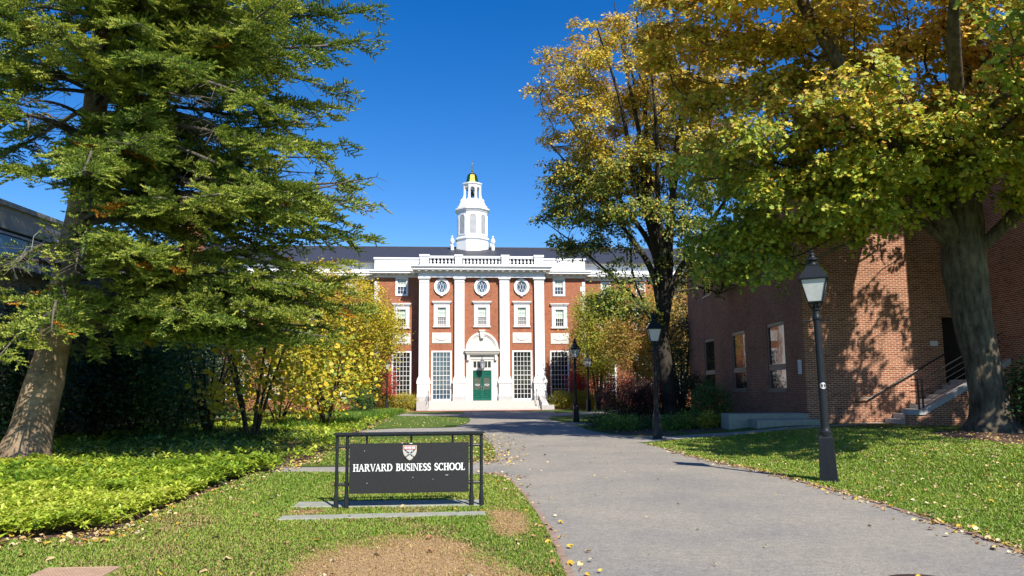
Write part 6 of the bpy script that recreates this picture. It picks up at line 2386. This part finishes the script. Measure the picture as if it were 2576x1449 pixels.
shrub('dwarf_evergreen', 'small dark rounded evergreen at the bed edge', 'shrub', tuple(G(905, 1049)), 1.75, 1.0, 190, 34, (.05, .09), dk2, LEAF_OVAL, stems=4, low=.0, leafmat='leaf_gloss', spread=.13)
shrub('green_shrub', 'fresh green shrub between the small evergreen and yellow leaves', 'shrub', tuple(G(915, 1040)), 3.2, 1.3, 150, 26, (.09, .14), fresh, LEAF_OVAL, stems=4, low=.2, spread=.22)
YH = 'low yellow green hedge plants along the hall'
for u, w, h, lab in ((-5.9, -1.5, 1.25, 'low yellow green plant left of the entrance, next to the steps'), (-7.3, -1.5, 1.3, 'low yellow green plant left of the entrance, beside a lamp'), (6.2, -1.3, 1.45, 'low yellow hedge plant right of the entrance, next to the steps'), (8.0, -1.2, 1.5, 'low yellow hedge plant between the two far lamps'), (9.9, -1.2, 1.5, 'low yellow hedge plant right of the farthest lamp')):
    p = hall_pt(u, w)
    shrub('hedge_shrub', lab, 'hedge', (p.x, p.y, 0), h, 1.05, 150, 34, (.06, .11), hedge, LEAF_OVAL, stems=5, low=.0, group=YH, spread=.15, ry=.8)
# right side behind the path
RT = 'autumn trees before the right wing of the hall'
shrub('lime_tree', 'lime yellow tree close to the hall window, right of the entrance', 'tree', (6.4, 58.0, 0), 9.0, 2.0, 400, 60, (.10, .17), lime, LEAF_OVAL, stems=4, low=.24, group=RT, spread=.34, bare_tips=120, r_tip=.008)
shrub('orange_tree', 'orange tinted tree behind the dark upright tree trunk', 'tree', (8.9, 51.0, 0), 8.2, 2.7, 430, 58, (.10, .17), oran, LEAF_OVAL, stems=4, low=.22, group=RT, spread=.34, r_tip=.008)
shrub('orange_tree', 'taller orange tree to the right, above the red shrubs', 'tree', (12.2, 56, 0), 9.5, 3.0, 430, 58, (.10, .17), oran, LEAF_OVAL, stems=4, low=.2, group=RT, spread=.36, r_tip=.008)
shrub('red_shrub', 'crimson shrub right of the entrance behind the farthest lamp', 'shrub', tuple(hall_pt(8.6, -.6)), 3.9, 1.9, 320, 32, (.08, .13), red, LEAF_OVAL, stems=5, low=.1, spread=.22)
shrub('red_shrub', 'crimson shrub between the orange trees and the purple hedge', 'shrub', (9.6, 57.5, 0), 3.2, 1.5, 180, 32, (.08, .13), red, LEAF_OVAL, stems=5, low=.1, spread=.22)
shrub('ivy_tree', 'narrow green leafed tree against the end of the brown brick wall', 'tree', (10.1, 46.6, .2), 7.6, 1.5, 300, 34, (.09, .15), ivy, LEAF_OVAL, stems=3, low=.12, spread=.26, leafmat='leaf_gloss')
PB = 'dark purple hedge shrubs'
shrub('purple_shrub', 'dark purple shrub at the path bend, nearer the third lamp', 'shrub', (5.5, 36.9, 0), 2.15, 1.6, 340, 32, (.05, .085), purple, LEAF_OVAL, stems=6, low=.0, group=PB, spread=.16)
shrub('purple_shrub', 'dark purple shrub left of the dark tree trunk', 'shrub', (6.9, 37.0, .1), 2.05, 1.4, 280, 32, (.05, .085), purple, LEAF_OVAL, stems=6, low=.0, group=PB, spread=.16)
shrub('dark_shrub', 'dark shrub between the upright tree trunk and red berried bush', 'shrub', (8.8, 38.5, .2), 2.2, 1.3, 220, 30, (.06, .10), dk, LEAF_OVAL, stems=5, low=.0, spread=.18)
bb = shrub('berry_bush', 'green bush with red berries beside the brown brick wall', 'shrub', tuple(G(1792, 1072)), 1.55, .68, 200, 30, (.055, .095), dk2, LEAF_OVAL, stems=6, low=.02, spread=.15)
n = 46
q = in_ell(n, (G(1792, 1072).x, G(1792, 1072).y - .25, 1.1), (.62, .55, .55), .3)
mb = MB()
for p in q:
    mb.lathe([(0, -.035), (.035, 0), (0, .035)], tuple(p), 6)
mb.build('berries', M['red_enamel'], bb)['kind'] = 'stuff'
shrub('rhododendron', 'glossy green rhododendron at the right edge behind the maple trunk', 'shrub', (14.6, 21.2, .3), 2.0, .95, 150, 26, (.11, .17), dk2, LEAF_OVAL, stems=5, low=.05, leafmat='leaf_gloss', spread=.2)
# low plants in the right bed
LP = 'low leafy plants in the right bed'
for i, (x, y, h, pal_, lab) in enumerate(((1555, 1084, .55, fresh, 'low green plant before the purple shrubs'), (1600, 1080, .5, dk2, 'low dark plant left of the second lamp'), (1705, 1080, .55, fresh, 'low bright green plant right of the second lamp'), (1745, 1078, .5, fresh, 'low green plant before the red berried bush'), (1815, 1074, .5, hedge, 'low yellowish plant at the right end of the bed'), (1520, 1078, .5, dk2, 'low dark plant at the left end of the right bed'))):
    shrub('bed_plant', lab, 'plant', tuple(G(x, y)), h, .8, 70, 26, (.06, .10), pal_, LEAF_OVAL, stems=4, low=.0, group=LP, spread=.14, ry=.6)
